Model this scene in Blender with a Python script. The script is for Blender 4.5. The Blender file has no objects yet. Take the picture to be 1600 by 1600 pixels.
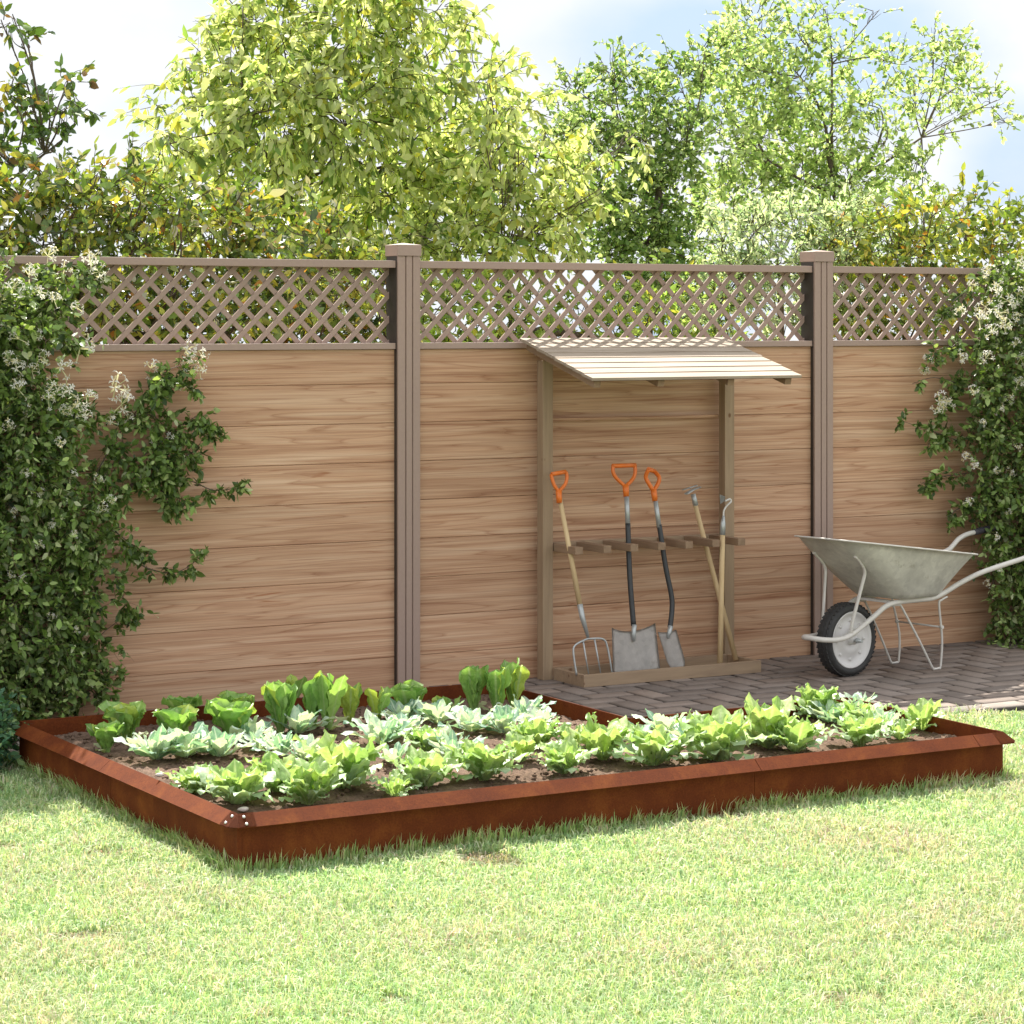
import bpy, bmesh, math, random
import numpy as np
from math import radians, sin, cos, pi
from mathutils import Vector, Matrix

random.seed(7)
RNG = np.random.default_rng(11)
scene = bpy.context.scene
COL = scene.collection

# ------------------------------------------------------------------ camera, world, sun, exposure
YAW = radians(60.6)                      # horizontal angle of the view direction
CAMH = 1.7
FPX, HORY = 3824.0, 497.0                # focal length and horizon row of the 1600 px photograph
cam_d = bpy.data.cameras.new('camera')
cam_d.sensor_width = 36.0
cam_d.lens = FPX / 1600 * 36.0
cam_d.shift_y = -(800 - HORY) / 1600
cam_d.clip_end = 500
cam = bpy.data.objects.new('camera', cam_d)
COL.objects.link(cam)
cam.location = (0, 0, CAMH)
cam.rotation_euler = (radians(90), 0, YAW - radians(90))
scene.camera = cam

SUN_EL, SUN_AZ = radians(51), radians(14)            # azimuth from +y towards +x
sdir = Vector((sin(SUN_AZ) * cos(SUN_EL), cos(SUN_AZ) * cos(SUN_EL), sin(SUN_EL)))
sun_d = bpy.data.lights.new('sun', 'SUN')
sun_d.energy = 4.3
sun_d.angle = radians(0.6)
sun_d.color = (1.0, 0.95, 0.87)
sun = bpy.data.objects.new('sun', sun_d)
COL.objects.link(sun)
sun.rotation_euler = (-sdir).to_track_quat('-Z', 'Y').to_euler()

world = bpy.data.worlds.new('World')
scene.world = world
world.use_nodes = True
wn, wl = world.node_tree.nodes, world.node_tree.links
wn.clear()
w_out = wn.new('ShaderNodeOutputWorld')
w_bg = wn.new('ShaderNodeBackground')
w_sky = wn.new('ShaderNodeTexSky')
w_sky.sky_type = 'NISHITA'
w_sky.sun_disc = False
w_sky.sun_elevation = SUN_EL
w_sky.sun_rotation = SUN_AZ
w_sky.air_density = 1.0
w_sky.dust_density = 1.6
w_tc = wn.new('ShaderNodeTexCoord')
w_map = wn.new('ShaderNodeMapping')
w_map.inputs['Location'].default_value = (0.35, 0.9, 0.12)
w_map.inputs['Scale'].default_value = (1.0, 1.0, 1.7)
w_n = wn.new('ShaderNodeTexNoise')
w_n.inputs['Scale'].default_value = 5.0
w_n.inputs['Detail'].default_value = 7.0
w_n.inputs['Roughness'].default_value = 0.52
w_r = wn.new('ShaderNodeValToRGB')
w_r.color_ramp.elements[0].position = 0.20
w_r.color_ramp.elements[1].position = 0.46
w_mix = wn.new('ShaderNodeMix')
w_mix.data_type = 'RGBA'
w_cl = wn.new('ShaderNodeMix')               # thinner, greyer cloud ahead, unseen cloud overhead and behind brightened to fill the shade
w_cl.data_type = 'RGBA'
w_cl.inputs['A'].default_value = (3.05, 3.15, 3.28, 1)
w_cl.inputs['B'].default_value = (4.3, 4.4, 4.55, 1)
w_blue = wn.new('ShaderNodeMix')
w_blue.data_type = 'RGBA'
w_blue.inputs['Factor'].default_value = 0.92
w_blue.inputs['B'].default_value = (1.75, 2.25, 2.95, 1)
wl.new(w_tc.outputs['Generated'], w_map.inputs['Vector'])
wl.new(w_map.outputs['Vector'], w_n.inputs['Vector'])
def sky_gap(az, el, ra, re, prev, amount):
    """thin the cloud round one direction of the sky"""
    sp = wn.new('ShaderNodeVectorMath'); sp.operation = 'SUBTRACT'
    wl.new(w_tc.outputs['Generated'], sp.inputs[0]); sp.inputs[1].default_value = (cos(az) * cos(el), sin(az) * cos(el), sin(el))
    mp = wn.new('ShaderNodeMapping'); mp.vector_type = 'POINT'; mp.inputs['Rotation'].default_value = (0, 0, -az)
    wl.new(sp.outputs[0], mp.inputs['Vector'])
    m2 = wn.new('ShaderNodeMapping'); m2.inputs['Scale'].default_value = (1 / ra, 1 / ra, 1 / re)
    wl.new(mp.outputs[0], m2.inputs['Vector'])
    ln = wn.new('ShaderNodeVectorMath'); ln.operation = 'LENGTH'; wl.new(m2.outputs[0], ln.inputs[0])
    mr = wn.new('ShaderNodeMapRange'); mr.interpolation_type = 'SMOOTHSTEP'
    mr.inputs['From Min'].default_value = 0.35; mr.inputs['From Max'].default_value = 1.25
    mr.inputs['To Min'].default_value = amount; mr.inputs['To Max'].default_value = 0.0
    wl.new(ln.outputs['Value'], mr.inputs['Value'])
    sb = wn.new('ShaderNodeMath'); sb.operation = 'SUBTRACT'; wl.new(prev, sb.inputs[0]); wl.new(mr.outputs[0], sb.inputs[1])
    return sb.outputs[0]
_c = w_n.outputs['Fac']
for px_, py_, ra_, re_, am_ in ((1240, 70, .095, .040, .34), (1000, 100, .05, .035, .2), (1590, 260, .03, .03, .25), (210, 190, .03, .02, .12), (1080, 470, .05, .03, .2)):
    k_ = (px_ - 800) / FPX
    _c = sky_gap(YAW - math.atan(k_), math.atan(-(py_ - HORY) / FPX / math.sqrt(1 + k_ * k_)), ra_, re_, _c, am_)
w_dt = wn.new('ShaderNodeVectorMath'); w_dt.operation = 'DOT_PRODUCT'
wl.new(w_tc.outputs['Generated'], w_dt.inputs[0]); w_dt.inputs[1].default_value = (cos(YAW), sin(YAW), 0)
w_mr = wn.new('ShaderNodeMapRange'); w_mr.inputs['From Min'].default_value = 0.95; w_mr.inputs['From Max'].default_value = 0.3
wl.new(w_dt.outputs['Value'], w_mr.inputs['Value'])
w_n2 = wn.new('ShaderNodeTexNoise'); w_n2.inputs['Scale'].default_value = 9.0; w_n2.inputs['Detail'].default_value = 5.0
wl.new(w_map.outputs['Vector'], w_n2.inputs['Vector'])
w_ad = wn.new('ShaderNodeMath'); w_ad.operation = 'MULTIPLY_ADD'; w_ad.use_clamp = True
wl.new(w_n2.outputs['Fac'], w_ad.inputs[0]); w_ad.inputs[1].default_value = 0.5
w_su = wn.new('ShaderNodeMath'); w_su.operation = 'SUBTRACT'; wl.new(w_mr.outputs[0], w_su.inputs[0]); w_su.inputs[1].default_value = 0.15
wl.new(w_su.outputs[0], w_ad.inputs[2])
wl.new(w_ad.outputs[0], w_cl.inputs['Factor'])
wl.new(w_cl.outputs['Result'], w_mix.inputs['B'])
wl.new(_c, w_r.inputs['Fac'])
wl.new(w_r.outputs['Color'], w_mix.inputs['Factor'])
wl.new(w_sky.outputs['Color'], w_blue.inputs['A'])
wl.new(w_blue.outputs['Result'], w_mix.inputs['A'])
wl.new(w_mix.outputs['Result'], w_bg.inputs['Color'])
w_bg.inputs['Strength'].default_value = 0.12
wl.new(w_bg.outputs['Background'], w_out.inputs['Surface'])

scene.view_settings.view_transform = 'Standard'
scene.view_settings.look = 'None'
scene.view_settings.gamma = 1.0
scene.view_settings.exposure = 1.4
scene.render.engine = 'CYCLES'
scene.cycles.max_bounces = 8
scene.cycles.transparent_max_bounces = 8

# ------------------------------------------------------------------ survey helpers (photo pixel -> real place)
def _ray(px, py):
    k = (px - 800) / FPX
    return cos(YAW) + k * sin(YAW), sin(YAW) - k * cos(YAW), -(py - HORY) / FPX
def at_y(px, py, Y):
    dx, dy, dz = _ray(px, py)
    t = Y / dy
    return Vector((t * dx, Y, CAMH + dz * t))
def at_z(px, py, z=0.0):
    dx, dy, dz = _ray(px, py)
    t = (z - CAMH) / dz
    return Vector((t * dx, t * dy, z))
def depth(p):
    return p[0] * cos(YAW) + p[1] * sin(YAW)

# ------------------------------------------------------------------ object helpers
def tag(o, label=None, cat=None, group=None, kind=None):
    if label: o['label'] = label
    if cat: o['category'] = cat
    if group: o['group'] = group
    if kind: o['kind'] = kind
    return o
def empty(name, loc=(0, 0, 0), rz=0.0):
    o = bpy.data.objects.new(name, None)
    o.empty_display_size = 0.1
    COL.objects.link(o)
    o.location = loc
    o.rotation_euler = (0, 0, rz)
    return o
def link(name, me, mat=None, parent=None):
    o = bpy.data.objects.new(name, me)
    COL.objects.link(o)
    if mat: me.materials.append(mat)
    if parent:
        o.parent = parent
        o.location = -Vector(parent.location) if parent.type == 'EMPTY' and parent.get('_w') else (0, 0, 0)
    return o
def np_mesh(name, verts, tris=None, quads=None, col=None, smooth=False):
    me = bpy.data.meshes.new(name)
    nv = len(verts)
    me.vertices.add(nv)
    me.vertices.foreach_set('co', np.asarray(verts, dtype=np.float32).ravel())
    loops, starts, s = [], [], 0
    for F, k in ((tris, 3), (quads, 4)):
        if F is not None and len(F):
            F = np.asarray(F, dtype=np.int32)
            loops.append(F.ravel())
            starts.append(s + np.arange(len(F), dtype=np.int32) * k)
            s += F.size
    loops = np.concatenate(loops)
    starts = np.concatenate(starts)
    me.loops.add(len(loops))
    me.loops.foreach_set('vertex_index', loops)
    me.polygons.add(len(starts))
    me.polygons.foreach_set('loop_start', starts)
    if col is not None:
        a = me.color_attributes.new('col', 'FLOAT_COLOR', 'POINT')
        c = np.ones((nv, 4), dtype=np.float32)
        c[:, :3] = col
        a.data.foreach_set('color', c.ravel())
    if smooth:
        me.polygons.foreach_set('use_smooth', np.ones(len(starts), dtype=bool))
    me.update(calc_edges=True)
    me.validate()
    return me
def bm_mesh(name, bm, smooth=False):
    me = bpy.data.meshes.new(name)
    bmesh.ops.recalc_face_normals(bm, faces=bm.faces[:])
    if smooth:
        for f in bm.faces: f.smooth = True
    bm.to_mesh(me)
    bm.free()
    return me
def add_box(bm, x0, x1, y0, y1, z0, z1, bevel=0.0, M=None):
    c = Matrix.Translation(((x0 + x1) / 2, (y0 + y1) / 2, (z0 + z1) / 2)) @ Matrix.Diagonal((x1 - x0, y1 - y0, z1 - z0, 1))
    r = bmesh.ops.create_cube(bm, size=1.0, matrix=c)
    vs = r['verts']
    if bevel > 0:
        es = list({e for v in vs for e in v.link_edges})
        b = bmesh.ops.bevel(bm, geom=es, offset=bevel, segments=2, profile=0.6, affect='EDGES')
        vs = list({v for f in b['faces'] for v in f.verts} | {v for v in vs if v.is_valid})
    if M is not None:
        bmesh.ops.transform(bm, matrix=M, verts=[v for v in vs if v.is_valid])
    return vs
def smooth_path(pts, n=6):
    P = [Vector(p) for p in pts]
    out = []
    for i in range(len(P) - 1):
        p0 = P[max(i - 1, 0)]; p1 = P[i]; p2 = P[i + 1]; p3 = P[min(i + 2, len(P) - 1)]
        for j in range(n):
            t = j / n
            out.append(0.5 * ((2 * p1) + (-p0 + p2) * t + (2 * p0 - 5 * p1 + 4 * p2 - p3) * t * t + (-p0 + 3 * p1 - 3 * p2 + p3) * t ** 3))
    out.append(P[-1])
    return out
def add_tube(bm, pts, rad, seg=10, cap=True, flat=1.0):
    """rad: number or list; flat squeezes one axis"""
    pts = [Vector(p) for p in pts]
    n = len(pts)
    rs = [rad] * n if not hasattr(rad, '__len__') else [rad[0] + (rad[-1] - rad[0]) * i / (n - 1) if len(rad) == 2 else rad[i] for i in range(n)]
    t0 = (pts[1] - pts[0]).normalized()
    up = Vector((0, 0, 1)) if abs(t0.z) < 0.9 else Vector((1, 0, 0))
    a = t0.cross(up).normalized()
    rings = []
    for i, p in enumerate(pts):
        t = (pts[min(i + 1, n - 1)] - pts[max(i - 1, 0)]).normalized()
        a = (a - t * a.dot(t)).normalized()
        b = t.cross(a)
        rings.append([bm.verts.new(p + a * cos(2 * pi * k / seg) * rs[i] + b * sin(2 * pi * k / seg) * rs[i] * flat) for k in range(seg)])
    for i in range(n - 1):
        for k in range(seg):
            f = bm.faces.new((rings[i][k], rings[i][(k + 1) % seg], rings[i + 1][(k + 1) % seg], rings[i + 1][k]))
            f.smooth = True
    if cap:
        bm.faces.new(rings[0][::-1]); bm.faces.new(rings[-1])
def add_lathe(bm, prof, seg=40, M=None):
    """prof: (r, h) pairs turned about local z"""
    M = M or Matrix()
    rings = []
    for r, h in prof:
        if r < 1e-5:
            rings.append([bm.verts.new(M @ Vector((0, 0, h)))])
        else:
            rings.append([bm.verts.new(M @ Vector((r * cos(2 * pi * k / seg), r * sin(2 * pi * k / seg), h))) for k in range(seg)])
    for a, b in zip(rings[:-1], rings[1:]):
        for k in range(seg):
            vs = [a[k % len(a)], a[(k + 1) % len(a)], b[(k + 1) % len(b)], b[k % len(b)]]
            vs = list(dict.fromkeys(vs))
            if len(vs) > 2:
                f = bm.faces.new(vs); f.smooth = True

# ------------------------------------------------------------------ materials
def mat_base(name):
    m = bpy.data.materials.new(name)
    m.use_nodes = True
    nt = m.node_tree
    return m, nt.nodes, nt.links, nt.nodes['Principled BSDF'], nt.nodes['Material Output']
def ramp(n, stops, interp='LINEAR'):
    r = n.new('ShaderNodeValToRGB')
    r.color_ramp.interpolation = interp
    e = r.color_ramp.elements
    while len(e) < len(stops): e.new(0.5)
    for el, (p, c) in zip(e, stops):
        el.position = p
        el.color = (*c, 1) if len(c) == 3 else c
    return r
def mixc(n, l, blend, fac, a, b):
    m = n.new('ShaderNodeMix'); m.data_type = 'RGBA'; m.blend_type = blend
    for s, v in (('Factor', fac), ('A', a), ('B', b)):
        if hasattr(v, 'is_linked'): l.new(v, m.inputs[s])
        elif isinstance(v, (int, float)): m.inputs[s].default_value = v
        else: m.inputs[s].default_value = (*v, 1)
    return m.outputs['Result']
def math_n(n, l, op, a, b=0.0, clamp=False):
    m = n.new('ShaderNodeMath'); m.operation = op; m.use_clamp = clamp
    for i, v in enumerate((a, b)):
        if hasattr(v, 'is_linked'): l.new(v, m.inputs[i])
        else: m.inputs[i].default_value = v
    return m.outputs[0]
def noise(n, l, vec, scale, detail=4, rough=0.5, dist=0.0):
    t = n.new('ShaderNodeTexNoise')
    t.inputs['Scale'].default_value = scale; t.inputs['Detail'].default_value = detail
    t.inputs['Roughness'].default_value = rough; t.inputs['Distortion'].default_value = dist
    if vec is not None: l.new(vec, t.inputs['Vector'])
    return t.outputs['Fac']
def coords(n, l, scale=(1, 1, 1), loc=(0, 0, 0), rot=(0, 0, 0)):
    tc = n.new('ShaderNodeTexCoord'); mp = n.new('ShaderNodeMapping')
    mp.inputs['Scale'].default_value = scale; mp.inputs['Location'].default_value = loc; mp.inputs['Rotation'].default_value = rot
    l.new(tc.outputs['Object'], mp.inputs['Vector'])
    return mp.outputs['Vector']
def bump(n, l, bsdf, h, strength=0.3, dist=0.01):
    b = n.new('ShaderNodeBump'); b.inputs['Strength'].default_value = strength; b.inputs['Distance'].default_value = dist
    l.new(h, b.inputs['Height']); l.new(b.outputs['Normal'], bsdf.inputs['Normal'])
def simple(name, colr, rough=0.5, metal=0.0, var=0.12, scale=20, bumps=0.05, spec=None):
    m, n, l, b, o = mat_base(name)
    f = noise(n, l, coords(n, l), scale, 5, 0.6)
    lo = tuple(c * (1 - var) for c in colr); hi = tuple(min(1, c * (1 + var)) for c in colr)
    l.new(ramp(n, [(0.3, lo), (0.7, hi)]).outputs['Color'], b.inputs['Base Color'])
    l.new(f, n[-1].inputs['Fac'] if False else [x for x in n if x.bl_idname == 'ShaderNodeValToRGB'][-1].inputs['Fac'])
    b.inputs['Roughness'].default_value = rough; b.inputs['Metallic'].default_value = metal
    if spec is not None: b.inputs['Specular IOR Level'].default_value = spec
    if bumps: bump(n, l, b, f, bumps, 0.005)
    return m

def wood_boards(name, stops, pitch, z0, knots=True):
    """long horizontal grain, a different piece of it on every board"""
    m, n, l, b, o = mat_base(name)
    tc = n.new('ShaderNodeTexCoord'); sp = n.new('ShaderNodeSeparateXYZ'); l.new(tc.outputs['Object'], sp.inputs[0])
    idx = math_n(n, l, 'FLOOR', math_n(n, l, 'DIVIDE', math_n(n, l, 'SUBTRACT', sp.outputs['Z'], z0), pitch))
    bay = math_n(n, l, 'FLOOR', math_n(n, l, 'DIVIDE', math_n(n, l, 'SUBTRACT', sp.outputs['X'], -4.61), 2.35))
    seed = math_n(n, l, 'ADD', math_n(n, l, 'MULTIPLY', idx, 7.31), math_n(n, l, 'MULTIPLY', bay, 3.17))
    wn_ = n.new('ShaderNodeTexWhiteNoise'); wn_.noise_dimensions = '1D'; l.new(seed, wn_.inputs['W'])
    cx = n.new('ShaderNodeCombineXYZ')
    l.new(math_n(n, l, 'ADD', math_n(n, l, 'MULTIPLY', sp.outputs['X'], 0.38), math_n(n, l, 'MULTIPLY', wn_.outputs['Value'], 31.0)), cx.inputs['X'])
    l.new(seed, cx.inputs['Y'])
    l.new(math_n(n, l, 'MULTIPLY', sp.outputs['Z'], 9.0), cx.inputs['Z'])
    big = noise(n, l, cx.outputs[0], 1.5, 2, 0.5, 0.35)
    rings = math_n(n, l, 'FRACT', math_n(n, l, 'MULTIPLY', big, 9.0))
    ringline = ramp(n, [(0.0, (0, 0, 0)), (0.10, (1, 1, 1)), (0.75, (1, 1, 1)), (1.0, (0.35, 0.35, 0.35))]); l.new(rings, ringline.inputs['Fac'])
    cf = n.new('ShaderNodeCombineXYZ')
    l.new(math_n(n, l, 'MULTIPLY', sp.outputs['X'], 0.9), cf.inputs['X']); l.new(seed, cf.inputs['Y'])
    l.new(math_n(n, l, 'MULTIPLY', sp.outputs['Z'], 120.0), cf.inputs['Z'])
    fine = noise(n, l, cf.outputs[0], 1.6, 4, 0.65, 0.15)
    cs = n.new('ShaderNodeCombineXYZ')
    l.new(math_n(n, l, 'MULTIPLY', sp.outputs['X'], 0.55), cs.inputs['X']); l.new(seed, cs.inputs['Y'])
    l.new(math_n(n, l, 'MULTIPLY', sp.outputs['Z'], 22.0), cs.inputs['Z'])
    streak = noise(n, l, cs.outputs[0], 1.7, 5, 0.62, 0.25)
    r1 = ramp(n, stops); l.new(streak, r1.inputs['Fac'])
    c = r1.outputs['Color']
    rf = ramp(n, [(0.3, (0.78, 0.75, 0.72)), (0.62, (1.05, 1.05, 1.05))]); l.new(fine, rf.inputs['Fac'])
    c = mixc(n, l, 'MULTIPLY', 1.0, c, rf.outputs['Color'])
    dk = mixc(n, l, 'MIX', ringline.outputs['Color'], (0.68, 0.56, 0.49), (1, 1, 1))
    c = mixc(n, l, 'MULTIPLY', 0.85, c, dk)
    # a few rust-brown resin streaks
    ck = n.new('ShaderNodeCombineXYZ')
    l.new(math_n(n, l, 'MULTIPLY', sp.outputs['X'], 0.9), ck.inputs['X']); l.new(seed, ck.inputs['Y'])
    l.new(math_n(n, l, 'MULTIPLY', sp.outputs['Z'], 16.0), ck.inputs['Z'])
    kn = noise(n, l, ck.outputs[0], 2.1, 3, 0.55, 1.2)
    rk = ramp(n, [(0.66, (1, 1, 1)), (0.74, (0.70, 0.52, 0.42))]); l.new(kn, rk.inputs['Fac'])
    c = mixc(n, l, 'MULTIPLY', 0.9 if knots else 0.3, c, rk.outputs['Color'])
    tone = ramp(n, [(0.0, (0.90, 0.88, 0.86)), (1.0, (1.08, 1.06, 1.04))]); l.new(wn_.outputs['Value'], tone.inputs['Fac'])
    c = mixc(n, l, 'MULTIPLY', 1.0, c, tone.outputs['Color'])
    l.new(c, b.inputs['Base Color'])
    b.inputs['Roughness'].default_value = 0.62; b.inputs['Specular IOR Level'].default_value = 0.3
    h = math_n(n, l, 'ADD', fine, math_n(n, l, 'MULTIPLY', streak, 0.7))
    bump(n, l, b, h, 0.25, 0.004)
    return m
M_BOARD = wood_boards('fence_wood', [(0.28, (0.37, 0.198, 0.116)), (0.48, (0.52, 0.322, 0.200)), (0.70, (0.61, 0.425, 0.290))], 0.1787, -0.0316)

def wood_post(name, c1, c2, axis='Z', kn=True):
    m, n, l, b, o = mat_base(name)
    sc = {'Z': (40, 40, 3), 'X': (3, 40, 40), 'Y': (40, 3, 40)}[axis]
    f = noise(n, l, coords(n, l, sc), 1.0, 5, 0.6, 0.4)
    r = ramp(n, [(0.3, c1), (0.7, c2)]); l.new(f, r.inputs['Fac'])
    c = r.outputs['Color']
    if kn:
        v = n.new('ShaderNodeTexVoronoi'); v.inputs['Scale'].default_value = 7.0
        l.new(coords(n, l, (1.5, 1.5, 1.1) if axis == 'Z' else (1.1, 1.5, 1.5)), v.inputs['Vector'])
        rk = ramp(n, [(0.05, (0.5, 0.36, 0.28)), (0.12, (1, 1, 1))]); l.new(v.outputs['Distance'], rk.inputs['Fac'])
        c = mixc(n, l, 'MULTIPLY', 1.0, c, rk.outputs['Color'])
    l.new(c, b.inputs['Base Color']); b.inputs['Roughness'].default_value = 0.7; b.inputs['Specular IOR Level'].default_value = 0.25
    bump(n, l, b, f, 0.3, 0.004)
    return m
M_RACKV = wood_post('rack_wood_upright', (0.27, 0.19, 0.12), (0.36, 0.26, 0.165))
M_RACKH = wood_post('rack_wood_lengthwise', (0.27, 0.19, 0.125), (0.37, 0.265, 0.17), 'X')
M_RACKY = wood_post('rack_wood_crosswise', (0.22, 0.145, 0.09), (0.31, 0.21, 0.135), 'Y', False)
M_ROOF = wood_post('roof_wood', (0.27, 0.21, 0.155), (0.40, 0.33, 0.255), 'X', False)
M_RAIL = wood_post('pale_rail_wood', (0.42, 0.27, 0.17), (0.52, 0.35, 0.23), 'X', False)
M_TAUPE = simple('taupe_composite', (0.335, 0.240, 0.195), 0.5, 0, 0.04, 60, 0.03, 0.35)

def corten():
    m, n, l, b, o = mat_base('rusty_steel')
    a = noise(n, l, coords(n, l, (1.6, 1.6, 1.6)), 4.0, 8, 0.72, 0.3)
    s = noise(n, l, coords(n, l, (7, 7, 0.9)), 1.3, 5, 0.6, 0.6)
    fi = noise(n, l, coords(n, l), 160, 4, 0.7)
    mx = math_n(n, l, 'ADD', math_n(n, l, 'MULTIPLY', a, 0.72), math_n(n, l, 'MULTIPLY', s, 0.28))
    r = ramp(n, [(0.28, (0.085, 0.019, 0.006)), (0.5, (0.130, 0.031, 0.008)), (0.72, (0.215, 0.062, 0.013))]); l.new(mx, r.inputs['Fac'])
    r2 = ramp(n, [(0.3, (0.72, 0.72, 0.72)), (0.7, (1.2, 1.2, 1.2))]); l.new(fi, r2.inputs['Fac'])
    l.new(mixc(n, l, 'MULTIPLY', 1.0, r.outputs['Color'], r2.outputs['Color']), b.inputs['Base Color'])
    b.inputs['Roughness'].default_value = 0.75; b.inputs['Specular IOR Level'].default_value = 0.12
    bump(n, l, b, fi, 0.15, 0.003)
    return m
M_RUST = corten()

def galv(name, base, metal=0.75, rough=0.42):
    m, n, l, b, o = mat_base(name)
    v = n.new('ShaderNodeTexVoronoi'); v.inputs['Scale'].default_value = 45; l.new(coords(n, l), v.inputs['Vector'])
    a = noise(n, l, coords(n, l), 6, 6, 0.65, 0.6)
    d = noise(n, l, coords(n, l), 70, 4, 0.6)
    hi = tuple(min(1, c * 1.12) for c in base); lo = tuple(c * 0.78 for c in base)
    r = ramp(n, [(0.32, lo), (0.66, hi)]); l.new(a, r.inputs['Fac'])
    bw = n.new('ShaderNodeRGBToBW'); l.new(v.outputs['Color'], bw.inputs[0])
    r2 = ramp(n, [(0.0, (0.9, 0.9, 0.9)), (1.0, (1.06, 1.06, 1.06))]); l.new(bw.outputs[0], r2.inputs['Fac'])
    c = mixc(n, l, 'MULTIPLY', 1.0, r.outputs['Color'], r2.outputs['Color'])
    rr = ramp(n, [(0.60, (1, 1, 1)), (0.72, (0.62, 0.58, 0.50))]); l.new(noise(n, l, coords(n, l, loc=(3, 1, 2)), 14, 6, 0.75, 0.4), rr.inputs['Fac'])
    c = mixc(n, l, 'MULTIPLY', 0.7, c, rr.outputs['Color'])
    l.new(c, b.inputs['Base Color']); b.inputs['Metallic'].default_value = metal
    mr = n.new('ShaderNodeMapRange'); l.new(a, mr.inputs['Value']); mr.inputs['To Min'].default_value = rough - 0.1; mr.inputs['To Max'].default_value = rough + 0.14
    l.new(mr.outputs[0], b.inputs['Roughness'])
    bump(n, l, b, d, 0.06, 0.003)
    return m
M_GALV = galv('galvanised_sheet', (0.68, 0.67, 0.60), 0.35, 0.5)
M_BLADE = galv('worn_steel_blade', (0.62, 0.60, 0.57), 0.45, 0.5)
M_TUBE = simple('cream_powdercoat', (0.60, 0.57, 0.52), 0.38, 0.0, 0.06, 30, 0.02)
M_RIM = simple('pale_wheel_rim', (0.62, 0.60, 0.58), 0.42, 0.0, 0.08, 12, 0.02)
M_RUBBER = simple('black_rubber', (0.030, 0.029, 0.028), 0.72, 0.0, 0.3, 40, 0.2)
M_GRIP = simple('dark_grip', (0.05, 0.045, 0.06), 0.6, 0.0, 0.3, 90, 0.2)
M_ORANGE = simple('orange_plastic', (0.72, 0.17, 0.02), 0.42, 0.0, 0.08, 30, 0.03)
M_ASH = wood_post('pale_ash_handle', (0.52, 0.37, 0.19), (0.66, 0.50, 0.29), 'Z', False)
M_BLACK = simple('black_shaft_sleeve', (0.028, 0.030, 0.031), 0.45, 0.0, 0.2, 60, 0.05)
M_GREYST = simple('grey_steel_tube', (0.42, 0.44, 0.43), 0.38, 0.45, 0.08, 50, 0.03)
M_BOLT = simple('zinc_bolt', (0.72, 0.71, 0.68), 0.35, 0.6, 0.05, 50, 0)
M_CHANNEL_SHADE = simple('channel_shade_tone', (0.045, 0.036, 0.030), 0.6, 0.2, 0.1, 50, 0)  # dark tone painting the shade inside the posts' side slots

def leaf_mat(name, trans=0.35, rough=0.5, spec=0.4, tcol=(1.0, 1.0, 0.45)):
    m, n, l, b, o = mat_base(name)
    at = n.new('ShaderNodeAttribute'); at.attribute_name = 'col'
    l.new(at.outputs['Color'], b.inputs['Base Color'])
    b.inputs['Roughness'].default_value = rough; b.inputs['Specular IOR Level'].default_value = spec
    t = n.new('ShaderNodeBsdfTranslucent')
    l.new(mixc(n, l, 'MULTIPLY', 1.0, at.outputs['Color'], tcol), t.inputs['Color'])
    mx = n.new('ShaderNodeMixShader'); mx.inputs[0].default_value = trans
    l.new(b.outputs[0], mx.inputs[1]); l.new(t.outputs[0], mx.inputs[2]); l.new(mx.outputs[0], o.inputs['Surface'])
    return m
M_LEAF = leaf_mat('soft_leaf', 0.56, 0.55, 0.35, (1.4, 1.35, 0.85))
M_LEAFG = leaf_mat('glossy_leaf', 0.28, 0.33, 0.55, (1.2, 1.15, 0.5))
M_VINE = leaf_mat('vine_leaf', 0.30, 0.45, 0.4, (1.15, 1.15, 0.5))
M_PETAL = leaf_mat('creamy_petal', 0.35, 0.6, 0.2, (1, 0.98, 0.9))
M_GRASS = leaf_mat('grass_blade', 0.40, 0.5, 0.3, (1.15, 1.1, 0.7))
M_BARK = wood_post('bark', (0.06, 0.045, 0.032), (0.17, 0.135, 0.10), 'Z', False)

def lettuce_mat():
    m, n, l, b, o = mat_base('lettuce_leaf')
    at = n.new('ShaderNodeAttribute'); at.attribute_name = 'col'
    ve = noise(n, l, coords(n, l), 55, 4, 0.65, 0.8)
    r = ramp(n, [(0.35, (0.80, 0.84, 0.78)), (0.62, (1.08, 1.06, 1.05))]); l.new(ve, r.inputs['Fac'])
    c = mixc(n, l, 'MULTIPLY', 1.0, at.outputs['Color'], r.outputs['Color'])
    l.new(c, b.inputs['Base Color']); b.inputs['Roughness'].default_value = 0.42; b.inputs['Specular IOR Level'].default_value = 0.4
    bump(n, l, b, ve, 0.35, 0.006)
    t = n.new('ShaderNodeBsdfTranslucent'); l.new(mixc(n, l, 'MULTIPLY', 1.0, c, (1.1, 1.1, 0.65)), t.inputs['Color'])
    mx = n.new('ShaderNodeMixShader'); mx.inputs[0].default_value = 0.38
    l.new(b.outputs[0], mx.inputs[1]); l.new(t.outputs[0], mx.inputs[2]); l.new(mx.outputs[0], o.inputs['Surface'])
    return m
M_LETT = lettuce_mat()

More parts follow.
